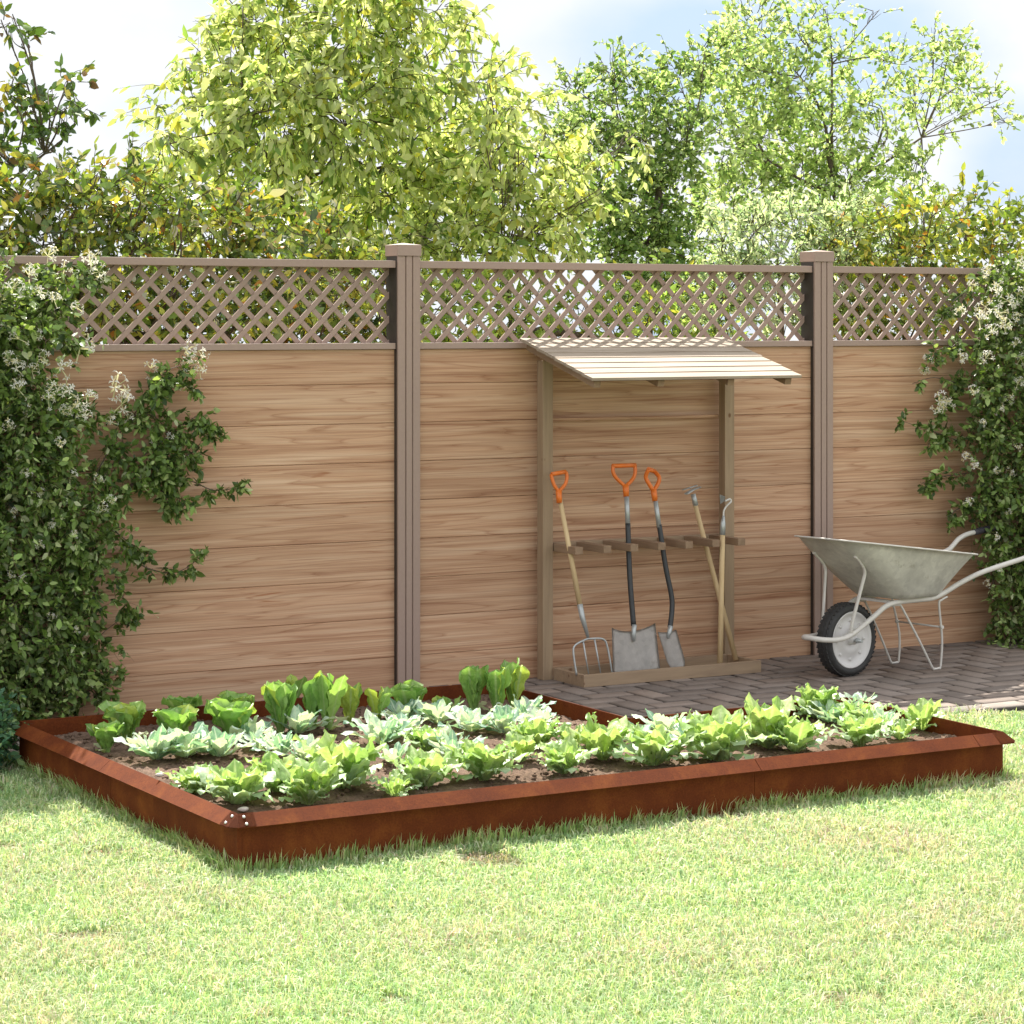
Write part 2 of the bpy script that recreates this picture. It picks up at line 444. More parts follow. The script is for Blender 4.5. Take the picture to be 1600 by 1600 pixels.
def ground_mat():
    m, n, l, b, o = mat_base('lawn_ground')
    a = noise(n, l, coords(n, l), 1.3, 5, 0.6); f = noise(n, l, coords(n, l), 90, 5, 0.7)
    r = ramp(n, [(0.3, (0.14, 0.15, 0.07)), (0.6, (0.22, 0.24, 0.11))]); l.new(a, r.inputs['Fac'])
    r2 = ramp(n, [(0.3, (0.5, 0.45, 0.4)), (0.65, (1.1, 1.1, 1.1))]); l.new(f, r2.inputs['Fac'])
    l.new(mixc(n, l, 'MULTIPLY', 1.0, r.outputs['Color'], r2.outputs['Color']), b.inputs['Base Color'])
    b.inputs['Roughness'].default_value = 0.95; bump(n, l, b, f, 0.8, 0.02)
    return m
def soil_mat():
    m, n, l, b, o = mat_base('garden_soil')
    a = noise(n, l, coords(n, l), 5, 6, 0.65); f = noise(n, l, coords(n, l), 75, 6, 0.75)
    r = ramp(n, [(0.3, (0.15, 0.095, 0.065)), (0.7, (0.27, 0.185, 0.135))]); l.new(a, r.inputs['Fac'])
    r2 = ramp(n, [(0.32, (0.35, 0.32, 0.3)), (0.5, (0.9, 0.9, 0.9)), (0.68, (1.25, 1.2, 1.15))]); l.new(f, r2.inputs['Fac'])
    l.new(mixc(n, l, 'MULTIPLY', 1.0, r.outputs['Color'], r2.outputs['Color']), b.inputs['Base Color'])
    b.inputs['Roughness'].default_value = 0.95; b.inputs['Specular IOR Level'].default_value = 0.15
    bump(n, l, b, f, 1.0, 0.015)
    return m
def paver_mat():
    m, n, l, b, o = mat_base('concrete_paver')
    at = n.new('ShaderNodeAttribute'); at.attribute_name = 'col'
    a = noise(n, l, coords(n, l), 7, 6, 0.65); f = noise(n, l, coords(n, l), 220, 4, 0.7)
    r = ramp(n, [(0.3, (0.80, 0.79, 0.78)), (0.7, (1.12, 1.12, 1.12))]); l.new(a, r.inputs['Fac'])
    r2 = ramp(n, [(0.3, (0.80, 0.80, 0.80)), (0.7, (1.1, 1.1, 1.1))]); l.new(f, r2.inputs['Fac'])
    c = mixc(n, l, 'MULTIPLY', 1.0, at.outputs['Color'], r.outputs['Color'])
    c = mixc(n, l, 'MULTIPLY', 1.0, c, r2.outputs['Color'])
    l.new(c, b.inputs['Base Color']); b.inputs['Roughness'].default_value = 0.85; bump(n, l, b, f, 0.4, 0.004)
    return m
M_GROUND, M_SOIL, M_PAVER = ground_mat(), soil_mat(), paver_mat()
M_SAND = simple('joint_sand', (0.05, 0.042, 0.035), 0.95, 0, 0.3, 120, 0.3)
M_STONE = simple('pale_stone', (0.50, 0.45, 0.40), 0.9, 0, 0.2, 60, 0.4)

# ------------------------------------------------------------------ setting: lawn, patio
FY = 10.03                                  # face of the fence boards
BX0, BX1, BXN = 2.99, 6.065, 5.02           # planter left, right, notch x
BY0, BY1, BYN = 7.04, 9.07, 7.99            # planter front, back, notch y
BXB = 2.95                                  # back left corner sits a little further out
BZ = 0.16                                   # planter top
LZ = -0.03                                  # lawn level
PATIO_Y0 = 8.27

bm = bmesh.new()
bmesh.ops.create_grid(bm, x_segments=40, y_segments=40, size=60, matrix=Matrix.Translation((5, 10, LZ)))
tag(link('lawn', bm_mesh('lawn', bm), M_GROUND), kind='structure')

bm = bmesh.new()
add_box(bm, BX0, BXN + 0.01, BY1 + 0.004, FY + 0.02, -0.12, -0.015)
add_box(bm, BXN + 0.011, 12.5, PATIO_Y0 + 0.004, FY + 0.02, -0.12, -0.015)
tag(link('patio_bed', bm_mesh('patio_bed', bm), M_SAND), kind='structure')

def build_patio():
    V, F, C = [], [], []
    def brick(x0, x1, y0, y1, soldier=False):
        # clip to patio and planter
        x0 = max(x0, BX0)
        y1 = min(y1, FY + 0.015)
        if x1 - x0 < 0.02 or y1 - y0 < 0.02: return
        def inside(xa, xb, ya, yb):   # inside planter footprint
            return (xb > BX0 + .01 and xa < BX1 - 0.005 and ya < BYN - .01) or (xb > BX0 + 0.01 and xa < BXN - 0.005 and ya < BY1 - 0.005)
        if y1 < BYN or x1 < BX0: pass
        if x0 < BXN - 0.004 and y0 < BY1:      # cut against main planter body
            if x1 > BXN + 0.03 and y0 < BY1 - 0.03: x0 = BXN + 0.006
            elif y1 > BY1 + 0.03: y0 = BY1 + 0.006
            else: return
        g = 0.006
        x0 += g; x1 -= g; y0 += g; y1 -= g
        z = random.uniform(-0.0012, 0.0012); tx, ty = random.uniform(-.004, .004), random.uniform(-.004, .004)
        bvl = 0.008
        b = len(V)
        cx, cy = (x0 + x1) / 2, (y0 + y1) / 2
        for (ins, zz) in ((0, -0.05), (0, -bvl), (bvl, 0)):
            for (xx, yy) in ((x0 + ins, y0 + ins), (x1 - ins, y0 + ins), (x1 - ins, y1 - ins), (x0 + ins, y1 - ins)):
                V.append((xx, yy, zz + z + (xx - cx) * tx + (yy - cy) * ty))
        for r in range(2):
            for k in range(4):
                F.append((b + r * 4 + k, b + r * 4 + (k + 1) % 4, b + r * 4 + 4 + (k + 1) % 4, b + r * 4 + 4 + k))
        F.append((b + 8, b + 9, b + 10, b + 11))
        t = random.uniform(0.80, 1.15); w = random.uniform(-0.02, 0.03)
        base = (0.235, 0.188, 0.158) if not soldier else (0.235, 0.20, 0.17)
        cc_ = (base[0] * t + w * .5, base[1] * t + w * .2, base[2] * t)
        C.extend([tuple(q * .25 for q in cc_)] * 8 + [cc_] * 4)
    a = 0.12
    ystart = PATIO_Y0 + a
    # 90 degree herringbone of 2:1 bricks
    for i in range(-30, 110):
        for j in range(-40, 60):
            k = (i - j) % 4
            x, y = 2.8 + i * a, ystart + j * a
            if y < ystart - 0.05 - a or y > FY or x > 12.4: continue
            if k == 0:
                if y >= ystart - 0.01: brick(x, x + 2 * a, y, y + a)
            elif k == 3:
                # vertical brick occupies (i, j) and (i, j+1)
                brick(x, x + a, max(y, ystart), y + 2 * a)
    # border course of stretchers along the lawn
    x = BX1 + 0.03 - 0.24 * 20
    while x < 12.4:
        if x > BX1 - 0.23: brick(max(x, BX1 + .004) if x > BX1 - .1 else x, x + 0.24, PATIO_Y0, ystart, True)
        elif x > BXN: brick(x, x + 0.24, PATIO_Y0, ystart, False)
        x += 0.24
    # piece of patio in the planter's notch in front of the border line
    y = PATIO_Y0
    row = 0
    while y > BYN + 0.03:
        yy = max(y - 0.12, BYN + 0.006)
        x = BXN + 0.006 - (0.12 if row % 2 else 0)
        while x < BX1:
            brick(max(x, BXN + 0.006), min(x + 0.24, BX1 + 0.03), yy, y)
            x += 0.24
        y -= 0.12; row += 1
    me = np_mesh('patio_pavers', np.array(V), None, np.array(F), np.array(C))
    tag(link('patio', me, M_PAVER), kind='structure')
build_patio()
bm = bmesh.new()
add_box(bm, BXN - 0.0, BX1 + 0.03, BYN, PATIO_Y0 + 0.003, -0.12, -0.016)
tag(link('patio_bed', bm_mesh('patio_bed', bm), M_SAND), kind='structure')

# ------------------------------------------------------------------ fence
fence = empty('garden_fence', (5.0, FY, 0))
tag(fence, 'timber-look board fence with taupe posts and a diamond lattice top behind the planter', 'fence')
def child(name, bm_or_me, mat, parent, smooth=False):
    """mesh written in world coordinates, hung under an empty or mesh placed in the world"""
    me = bm_mesh(name, bm_or_me, smooth) if isinstance(bm_or_me, bmesh.types.BMesh) else bm_or_me
    o = bpy.data.objects.new(name, me); COL.objects.link(o)
    if mat: me.materials.append(mat)
    o.parent = parent
    w = Matrix.Identity(4); p = parent; chain = []
    while p: chain.append(p); p = p.parent
    for q in reversed(chain): w = w @ q.matrix_basis
    me.transform(w.inverted())
    # keep object texture coordinates equal to place for wood grain
    return o
POSTS = [2.74 - 0.055 - 2.35, 2.685, 5.035, 7.385, 9.735, 12.085]
PW, PY0, PY1 = 0.115, 10.0, 10.115
ZTOP, ZSILL = 1.963, 1.586
for i, px0 in enumerate(POSTS):
    bm = bmesh.new()
    g1, g2, gw = px0 + 0.040, px0 + 0.075, 0.0032
    # front split in three strips by two grooves
    add_box(bm, px0, px0 + PW, PY0 + 0.004, PY1, -0.05, 1.984)
    for (a, b) in ((px0 + .0005, g1 - gw), (g1 + gw, g2 - gw), (g2 + gw, px0 + PW - .0005)):
        add_box(bm, a, b, PY0 - 0.003, PY0 + 0.006, -0.045, 1.984, 0.0012)
    p = child('post', bm, M_TAUPE, fence)
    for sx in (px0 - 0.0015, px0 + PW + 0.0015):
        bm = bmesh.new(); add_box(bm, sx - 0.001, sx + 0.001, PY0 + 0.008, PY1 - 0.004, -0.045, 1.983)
        child('side_channel_shade', bm, M_CHANNEL_SHADE, p)  # flat dark strip in place of a hollow slot's shaded inside
    bm = bmesh.new()
    vs = add_box(bm, px0 - 0.004, px0 + PW + 0.003, PY0 - 0.009, PY1 + 0.006, 1.985, 2.036, 0.0015)
    z = 2.036
    q = [bm.verts.new(v) for v in ((px0 - 0.002, PY0 - 0.007, z), (px0 + PW + 0.001, PY0 - 0.007, z), (px0 + PW + 0.001, PY1 + 0.004, z), (px0 - 0.002, PY1 + 0.004, z))]
    t = bm.verts.new((px0 + PW / 2, (PY0 + PY1) / 2, 2.046))
    for k in range(4): bm.faces.new((q[k], q[(k + 1) % 4], t))
    child('post_cap', bm, M_TAUPE, p)
for i in range(len(POSTS) - 1):
    xa, xb = POSTS[i] + PW, POSTS[i + 1]
    bm = bmesh.new()                      # horizontal boards with a shallow V joint
    zj = [-0.03, 0.148]
    while zj[-1] + 0.1787 < 1.55: zj.append(zj[-1] + 0.1787)
    zj.append(1.5577)
    for za, zb in zip(zj[:-1], zj[1:]):
        V = [(za + 0.0004, FY + 0.0035), (za + 0.0028, FY), (zb - 0.0022, FY), (zb - 0.0004, FY + 0.0035), (zb - 0.0004, FY + 0.03), (za + 0.0004, FY + 0.03)]
        A = [bm.verts.new((xa - 0.01, y, z)) for z, y in V]; B = [bm.verts.new((xb + 0.01, y, z)) for z, y in V]
        for k in range(6): bm.faces.new((A[k], A[(k + 1) % 6], B[(k + 1) % 6], B[k]))
        bm.faces.new(A); bm.faces.new(B[::-1])
    child('board_panel', bm, M_BOARD, fence)
    bm = bmesh.new(); add_box(bm, xa + 0.0, xb - 0.004, 10.012, 10.106, 1.558, ZSILL, 0.002)
    child('sill_rail', bm, M_TAUPE, fence)
    bm = bmesh.new(); add_box(bm, xa + 0.0, xb - 0.004, 10.012, 10.106, 1.930, ZTOP, 0.002)
    child('top_rail', bm, M_TAUPE, fence)
    # lattice: two crossing layers of slats
    bm = bmesh.new()
    z0, z1 = ZSILL - 0.004, 1.934
    hh = z1 - z0
    pitch, half = 0.1105, 0.0108
    for layer, sgn in ((0, 1), (1, -1)):
        y0 = 10.082 + layer * 0.008
        k = -4
        while True:
            xs = xa + k * pitch + (0.02 if sgn > 0 else 0.02)
            k += 1
            if xs > xb + hh: break
            # centre line from (xs,z0) to (xs+sgn*hh,z1)
            pts = []
            w = half * 1.4142
            poly = [(xs - w, z0), (xs + w, z0), (xs + sgn * hh + w, z1), (xs + sgn * hh - w, z1)]
            # clip in x to the bay
            def clip(poly, lim, keep_less):
                out = []
                for a, b in zip(poly, poly[1:] + poly[:1]):
                    ia = (a[0] <= lim) if keep_less else (a[0] >= lim)
                    ib = (b[0] <= lim) if keep_less else (b[0] >= lim)
                    if ia: out.append(a)
                    if ia != ib:
                        t = (lim - a[0]) / (b[0] - a[0]); out.append((lim, a[1] + t * (b[1] - a[1])))
                return out
            poly = clip(poly, xb + 0.004, True)
            if len(poly) > 2: poly = clip(poly, xa - 0.004, False)
            if len(poly) < 3: continue
            A = [bm.verts.new((x, y0, z)) for x, z in poly]; B = [bm.verts.new((x, y0 + 0.0075, z)) for x, z in poly]
            m_ = len(poly)
            try:
                bm.faces.new(A); bm.faces.new(B[::-1])
                for q in range(m_): bm.faces.new((A[q], B[q], B[(q + 1) % m_], A[(q + 1) % m_]))
            except ValueError: pass
    child('lattice', bm, M_TAUPE, fence)

# ------------------------------------------------------------------ planter
bed = empty('raised_bed', (BX0, BY0, LZ))
tag(bed, 'low rusty steel raised garden bed in an L shape full of lettuces', 'garden bed')
outline = [(BX0, BY0), (BX1, BY0), (BX1, BYN), (BXN, BYN), (BXN, BY1), (BX0, BY1)]
def wall(p, q, inner_pts):
    bm = bmesh.new()
    return bm
T = 0.003
def wall_panel(a, b, nrm, seams=()):
    """vertical sheet from a to b, outward normal nrm"""
    bm = bmesh.new()
    a, b, nr = Vector((*a, 0)), Vector((*b, 0)), Vector((*nrm, 0))
    d = (b - a).normalized(); L = (b - a).length
    cuts = [0.0] + list(seams) + [L]
    for s0, s1 in zip(cuts[:-1], cuts[1:]):
        p0, p1 = a + d * (s0 + 0.0008), a + d * (s1 - 0.0008)
        lo, hi = LZ - 0.05, BZ - 0.001
        Vv = [p0, p1, p1 - nr * T, p0 - nr * T]
        A = [bm.verts.new((v.x, v.y, lo)) for v in Vv]; B = [bm.verts.new((v.x, v.y, hi)) for v in Vv]
        bm.faces.new(A[::-1]); bm.faces.new(B)
        for k in range(4): bm.faces.new((A[k], A[(k + 1) % 4], B[(k + 1) % 4], B[k]))
    child('wall_panel', bm, M_RUST, bed)
wall_panel((BX0, BY0), (BX1, BY0), (0, -1), (1.95,))
wall_panel((BX1, BY0), (BX1, BYN), (1, 0))
wall_panel((BX1, BYN), (BXN, BYN), (0, 1))
wall_panel((BXN, BYN), (BXN, BY1), (1, 0))
wall_panel((BXN, BY1), (BXB, BY1), (0, 1), (1.0,))
wall_panel((BXB, BY1), (BX0, BY0), (-1, 0), (0.95,))
FW, FD = 0.043, 0.036                        # flange: out and down
def flange(a, b, nrm, ea, eb, cuts=()):
    """sloping folded edge; ea/eb: how far the outer edge runs past each end (mitre +, inner corner -)"""
    bm = bmesh.new()
    a, b, nr = Vector((*a, 0)), Vector((*b, 0)), Vector((*nrm, 0))
    d = (b - a).normalized(); L = (b - a).length
    st = [0.0] + list(cuts) + [L]
    for i, (s0, s1) in enumerate(zip(st[:-1], st[1:])):
        g0 = 0.0012 if i else 0.0; g1 = 0.0012 if i < len(st) - 2 else 0.0
        i0, i1 = a + d * (s0 + g0), a + d * (s1 - g1)
        o0 = i0 + nr * FW - (d * ea if i == 0 else d * 0); o1 = i1 + nr * FW + (d * eb if i == len(st) - 2 else d * 0)
        zt, zb = BZ, BZ - FD
        top = [(i0, zt), (i1, zt), (o1, zb), (o0, zb)]
        A = [bm.verts.new((v.x, v.y, z)) for v, z in top]
        B = [bm.verts.new((v.x - nr.x * .002, v.y - nr.y * .002, z - 0.0025)) for v, z in top]
        bm.faces.new(A); bm.faces.new(B[::-1])
        for k in range(4): bm.faces.new((A[k], B[k], B[(k + 1) % 4], A[(k + 1) % 4]))
    child('folded_edge', bm, M_RUST, bed)
e = FW * 0.42
flange((BX0, BY0), (BX1, BY0), (0, -1), e, FW * 0.45, (1.95, 2.93))
flange((BXB, BY1), (BX0, BY0), (-1, 0), FW * .8, e, (0.95,))
flange((BX1, BY0), (BX1, BYN), (1, 0), e, e)
flange((BX1, BYN), (BXN, BYN), (0, 1), e, -FW)
flange((BXN, BYN), (BXN, BY1), (1, 0), -FW, e)
flange((BXN, BY1), (BXB, BY1), (0, 1), e, e)
# corner plates between the flanges, with their bolts
def corner(cx, cy, sx, sy, bolts=True):
    bm = bmesh.new()
    c = Vector((cx, cy, BZ + 0.0010))
    p1 = Vector((cx + sx * FW, cy - 0 * sy + sy * e, BZ - FD + 0.0024)); p2 = Vector((cx + sx * e, cy + sy * FW, BZ - FD + 0.0024))
    q1 = Vector((cx + sx * FW, cy - sy * 0.045, BZ - FD + 0.0024)); q2 = Vector((cx - sx * 0.045, cy + sy * FW, BZ - FD + 0.0024))
    r1 = Vector((cx, cy - sy * 0.05, BZ + 0.0010)); r2 = Vector((cx - sx * 0.05, cy, BZ + 0.0010))
    vs = [bm.verts.new(v) for v in (c, r1, q1, p1, p2, q2, r2)]
    for f in ((0, 1, 2, 3), (0, 3, 4), (0, 4, 5, 6)): bm.faces.new([vs[k] for k in f])
    r = bmesh.ops.solidify(bm, geom=bm.faces[:], thickness=0.002)
    pl = child('corner_plate', bm, M_RUST, bed)
    if not bolts: return
    n1 = Vector((sx * FD, 0, FW)).normalized(); n2 = Vector((0, sy * FD, FW)).normalized()
    spots = []
    for f in (0.28, 0.78):
        spots.append((Vector((cx + sx * FW * f, cy - sy * 0.014, BZ - FD * f)), n1))
        spots.append((Vector((cx - sx * 0.014, cy + sy * FW * f, BZ - FD * f)), n2))
    for p, nn in spots:
        bm = bmesh.new()
        Mx = Matrix.Translation(p) @ nn.to_track_quat('Z', 'Y').to_matrix().to_4x4()
        add_lathe(bm, [(0.0052, 0.0), (0.0052, 0.0035), (0.0035, 0.006), (0, 0.0065)], 10, Mx)
        child('bolt', bm, M_BOLT, pl)
corner(BX0, BY0, -1, -1)
corner(BX1, BY0, 1, -1, False)
corner(BXB, BY1, -1, 1)
corner(BX1, BYN, 1, 1, False)
# vertical corner fold on the near corner
bm = bmesh.new(); add_box(bm, BX0 - 0.004, BX0 + 0.012, BY0 - 0.004, BY0 + 0.012, LZ - .02, BZ - 0.03, 0.002)
child('corner_fold', bm, M_RUST, bed)

# soil: one lumpy sheet in the L
def in_bed(x, y, m=0.0):
    return (BX0 + m < x < BXN - m and BY0 + m < y < BY1 - m) or (BXN - m <= x < BX1 - m and BY0 + m < y < BYN - m)
def soil():
    from mathutils import noise as mn
    st = 0.012
    nx, ny = int((BX1 - BX0) / st), int((BY1 - BY0) / st)
    idx = {}; V = []; F = []
    xs = [BX0 + 0.001 + (BX1 - BX0 - 0.002) * i / nx for i in range(nx + 1)]
    ys = [BY0 + 0.001 + (BY1 - BY0 - 0.002) * j / ny for j in range(ny + 1)]
    def vid(i, j):
        if (i, j) not in idx:
            y = ys[j]; x = xs[i] + (BXB - BX0) * (y - BY0) / (BY1 - BY0) * max(0, 1 - (xs[i] - BX0) / 0.5)
            h = 0.100 + 0.012 * mn.noise(Vector((x * 3, y * 3, 0))) + 0.011 * mn.noise(Vector((x * 14, y * 14, 3))) + 0.009 * abs(mn.noise(Vector((x * 38, y * 38, 7)))) + 0.006 * mn.noise(Vector((x * 80, y * 80, 1)))
            idx[(i, j)] = len(V); V.append((x, y, h))
        return idx[(i, j)]
    for i in range(nx):
        for j in range(ny):
            cx, cy = (xs[i] + xs[i + 1]) / 2, (ys[j] + ys[j + 1]) / 2
            if cx < BXN or cy < BYN:
                F.append((vid(i, j), vid(i + 1, j), vid(i + 1, j + 1), vid(i, j + 1)))
    me = np_mesh('soil', np.array(V), None, np.array(F), smooth=True)
    tag(link('soil', me, M_SOIL), kind='structure')
soil()
# clods and crumbs scattered on the soil
def crumbs():
    V, F = [], []
    ico = bmesh.new(); bmesh.ops.create_icosphere(ico, subdivisions=1, radius=1)
    iv = np.array([v.co[:] for v in ico.verts]); fi = np.array([[v.index for v in f.verts] for f in ico.faces]); ico.free()
    k = 0
    while k < 2600:
        x, y = random.uniform(BX0, BX1), random.uniform(BY0, BY1)
        if not in_bed(x, y, 0.02): continue
        r = random.choice((0.003, 0.004, 0.005, 0.006, 0.009)) * random.uniform(0.8, 1.4)
        v = iv * RNG.uniform(0.65, 1.25, (len(iv), 1)) * np.array([r, r * random.uniform(.7, 1.2), r * 0.7])
        V.append(v + np.array([x, y, 0.104 + random.uniform(-.006, .008)])); F.append(fi + k * len(iv)); k += 1
    me = np_mesh('soil_crumbs', np.concatenate(V), np.concatenate(F))
    tag(link('soil_crumbs', me, M_SOIL), kind='stuff', label='brown crumbs and clods of soil between the lettuces', cat='soil')
crumbs()
def stone(px, py, r, label):
    p = at_z(px, py, 0.108)
    bm = bmesh.new(); bmesh.ops.create_icosphere(bm, subdivisions=2, radius=r)
    for v in bm.verts: v.co *= random.uniform(0.85, 1.1); v.co.z *= 0.55; v.co.x *= 1.3
    o = link('stone', bm_mesh('stone', bm, True), M_STONE); o.location = p + Vector((0, 0, r * .2))
    tag(o, label, 'stone')
stone(249, 1212, 0.013, 'pale stone on the soil near the left edge of the bed')
stone(380, 1266, 0.015, 'pale flat stone in the near corner of the bed by the bolts')

# ------------------------------------------------------------------ lettuces
def lettuce(name, spec, base, label, group, cat='lettuce'):
    """spec: dict(kind, h, w, n, seed)"""
    rg = np.random.default_rng(spec['seed'])
    kind, Hh, Wd, N = spec['kind'], spec['h'], spec['w'], spec['n']
    nu, nv = 11, 14
    V, Q, C = [], [], []
    u = np.linspace(-1, 1, nu); v = np.linspace(0, 1, nv)
    for i in range(N):
        ring = (i + 0.5) / N                       # 0 outer .. 1 inner
        az = i * 2.39996 + rg.uniform(-.3, .3)
        if kind == 'cos':
            broad = Wd / Hh > 1.15
            A = math.atan2(Wd * 0.5 - (0.004 if broad else .02), Hh) * (1 - 0.75 * ring)
            L = Hh * rg.uniform(0.80, 1.06) / max(.6, math.cos(A)) * (0.9 + .12 * ring)
            a0 = 0.7 * A + rg.uniform(-.05, .08); a1 = A * 0.95 + rg.uniform(-.15, .50)
            if i < 2: L *= 0.5; a0, a1 = 1.0, 1.6
            hw = L * (rg.uniform(0.30, 0.38) if broad else rg.uniform(0.17, 0.23))
            shp = 0.16 + 0.84 * np.clip(v / 0.66, 0, 1) ** 1.3
            shp *= np.sqrt(np.clip(1 - np.clip((v - 0.70) / 0.30, 0, 1) ** 2.4, 0, 1)) + 1e-3
            cup, ruf, fr = rg.uniform(-.05, .22), 0.16, rg.uniform(14, 22)
            g = rg.uniform(0, 1)
            leafc = np.array([0.18, 0.36, 0.08]) * (1 - g) + np.array([0.34, 0.53, 0.14]) * g
            if rg.random() < .16: leafc = np.array([0.42, 0.54, 0.10])
            if i < 2: leafc = np.array([0.50, 0.55, 0.3])
            ribc = np.array([0.44, 0.56, 0.27])
        elif kind == 'frost':
            L = Wd * 0.52 * rg.uniform(0.70, 1.15) * (1.0 - 0.42 * ring)
            a0 = 1.25 - 1.05 * ring; a1 = a0 + rg.uniform(-.05, 0.6) * (1 - 0.3 * ring)
            hw = L * rg.uniform(0.16, 0.24)
            shp = 0.22 + 0.78 * np.clip(v / 0.55, 0, 1) ** 1.2
            shp *= np.clip(1 - np.clip((v - 0.52) / 0.48, 0, 1) ** 2.2, 0, 1) ** .7 + 1e-3
            cup, ruf, fr = rg.uniform(-.1, .3), 0.20, rg.uniform(10, 16)
            leafc = np.array([0.60, 0.72, 0.61]) * rg.uniform(0.8, 1.15); ribc = np.array([0.74, 0.80, 0.68])
            if rg.random() < .3: leafc = np.array([0.25, 0.42, 0.31])
        else:                                       # soft leafy heads
            ab = 0.18 + 1.05 * (1 - ring) ** 1.1
            L = min(Wd * 0.56 / max(.25, math.sin(ab)), Hh / max(.2, math.cos(ab))) * rg.uniform(0.80, 1.10)
            L = max(L, 0.45 * Wd * .6)
            a0 = ab * 0.85 + rg.uniform(-.10, .10); a1 = ab + rg.uniform(0.0, 1.0)
            hw = L * rg.uniform(0.17, 0.27)
            shp = 0.17 + 0.83 * np.clip(v / 0.62, 0, 1) ** 1.35
            shp *= np.clip(1 - np.clip((v - 0.62) / 0.38, 0, 1) ** 2.1, 0, 1) ** .7 + 1e-3
            cup, ruf, fr = rg.uniform(-.35, .22), 0.26, rg.uniform(18, 30)
            g = rg.uniform(0, 1)
            leafc = np.array([0.28, 0.45, 0.14]) * (1 - g) + np.array([0.50, 0.64, 0.26]) * g
            if ring < 0.35: leafc = np.array([0.42, 0.57, 0.34]) * rg.uniform(.7, 1.3)
            ribc = np.array([0.60, 0.69, 0.38])
        ph = rg.uniform(0, 6.28, 4)
        ang = a0 + (a1 - a0) * v ** 1.4
        ds = L / (nv - 1)
        r = np.concatenate([[0], np.cumsum(np.sin(ang[:-1]) * ds)]) + rg.uniform(0.004, 0.014)
        z = np.concatenate([[0], np.cumsum(np.cos(ang[:-1]) * ds)])
        nr_, nz_ = -np.cos(ang), np.sin(ang)       # leaf normal (facing inwards/up)
        U, VV = np.meshgrid(u, v)
        W = (shp * hw)[:, None]
        tipin = 1 - 0.06 * np.abs(U) ** 2
        edge = np.abs(U) ** 2.2
        off = cup * W * U ** 2 + ruf * hw * edge * (np.sin(fr * VV + ph[0] + 1.3 * U) + 0.6 * np.sin(fr * 1.9 * VV + ph[1])) * np.clip(VV * 2, 0, 1)
        off += 0.05 * hw * np.sin(9 * VV + ph[2]) * np.sin(4 * U + ph[3])
        side = U * W * (1 + 0.10 * np.sin(fr * 0.9 * VV + ph[2] * np.sign(U + 1e-6)))
        R = r[:, None] + nr_[:, None] * off; Z = z[:, None] * 1 + nz_[:, None] * off
        Z = Z + (tipin - 1) * L * 0.25
        ca, sa = math.cos(az), math.sin(az)
        X = R * ca - side * sa; Y = R * sa + side * ca
        # slight twist/lean
        X = X + rg.uniform(-.16, .16) * Z; Y = Y + rg.uniform(-.16, .16) * Z
        Z = np.maximum(Z, -0.003)
        b = len(V) * nu * nv
        V.append(np.stack([X, Y, Z], -1).reshape(-1, 3))
        idx = np.arange(nu * nv).reshape(nv, nu) + b
        Q.append(np.stack([idx[:-1, :-1], idx[:-1, 1:], idx[1:, 1:], idx[1:, :-1]], -1).reshape(-1, 4))
        rib = np.clip(1 - np.abs(U) * (3.2 + 4.0 * VV), 0, 1) ** 0.7
        rib = np.maximum(rib, np.clip(0.55 - VV * 2.4, 0, 1))
        vein = 0.10 * (np.sin(26 * (VV - 0.35 * np.abs(U))) > 0.5)
        f = np.clip(rib * 0.85 + vein, 0, 1)[..., None]
        c = leafc * (1 - f) + ribc * f
        c = c * (1 + 0.10 * (VV[..., None] - 0.5))
        C.append(np.clip(c, 0, 0.85).reshape(-1, 3))
    me = np_mesh(name, np.concatenate(V), None, np.concatenate(Q), np.concatenate(C), smooth=True)
    o = link(name, me, M_LETT)
    o.location = base
    o.rotation_euler = (0, 0, spec['seed'] * 1.7)
    return tag(o, label, cat, group)

G_COS, G_FRO, G_BAT = 'upright green romaine lettuces along the back of the bed', 'pale silvery rosettes in the middle rows', 'light green leafy lettuces in the front rows'
# (base px, base py, top py, left px, right px, label)
ROM = [
 (166, 1175, 1131, 137, 200, 'small cup-shaped green lettuce nearest the left edge of the bed'),
 (197, 1158, 1100, 158, 240, 'broad-leaved lettuce with one yellow-green leaf, just behind the leftmost cup-shaped one'),
 (285, 1132, 1087, 247, 325, 'dark green lettuce against the back wall of the bed, left of its neighbour'),
 (276, 1163, 1109, 243, 333, 'wide pale-edged lettuce in front of the leftmost dark green one'),
 (371, 1130, 1085, 338, 404, 'dark green lettuce at the back wall, half hidden by a full round one'),
 (363, 1158, 1099, 323, 405, 'full round mid-green lettuce in the back row, left of the tall ones'),
 (439, 1146, 1070, 414, 470, 'tall romaine left of the tallest yellowish one, with a small stray leaf at its foot'),
 (457, 1112, 1058, 440, 474, 'narrow dark green romaine rising behind the first tall one from the left'),
 (489, 1138, 1063, 472, 506, 'slim dark-tipped romaine touching the left side of the tallest yellow-green one'),
 (513, 1141, 1047, 502, 542, 'tallest yellow-green romaine left of the fence post'),
 (547, 1130, 1072, 532, 570, 'green romaine touching the right side of the tallest yellow-green one'),
 (590, 1128, 1074, 563, 614, 'bushy romaine just left of the foot of the near fence post'),
 (640, 1120, 1070, 606, 668, 'wide bushy romaine right in front of the near fence post'),
 (693, 1119, 1091, 662, 712, 'short green lettuce right of the fence post'),
 (740, 1113, 1043, 708, 759, 'tall romaine with a bright yellow leaf in front'),
 (776, 1115, 1047, 761, 792, 'narrow dark green romaine between two tall bright ones'),
 (803, 1108, 1033, 786, 826, 'tall thin yellow-green romaine nearest the patio corner of the bed'),
]
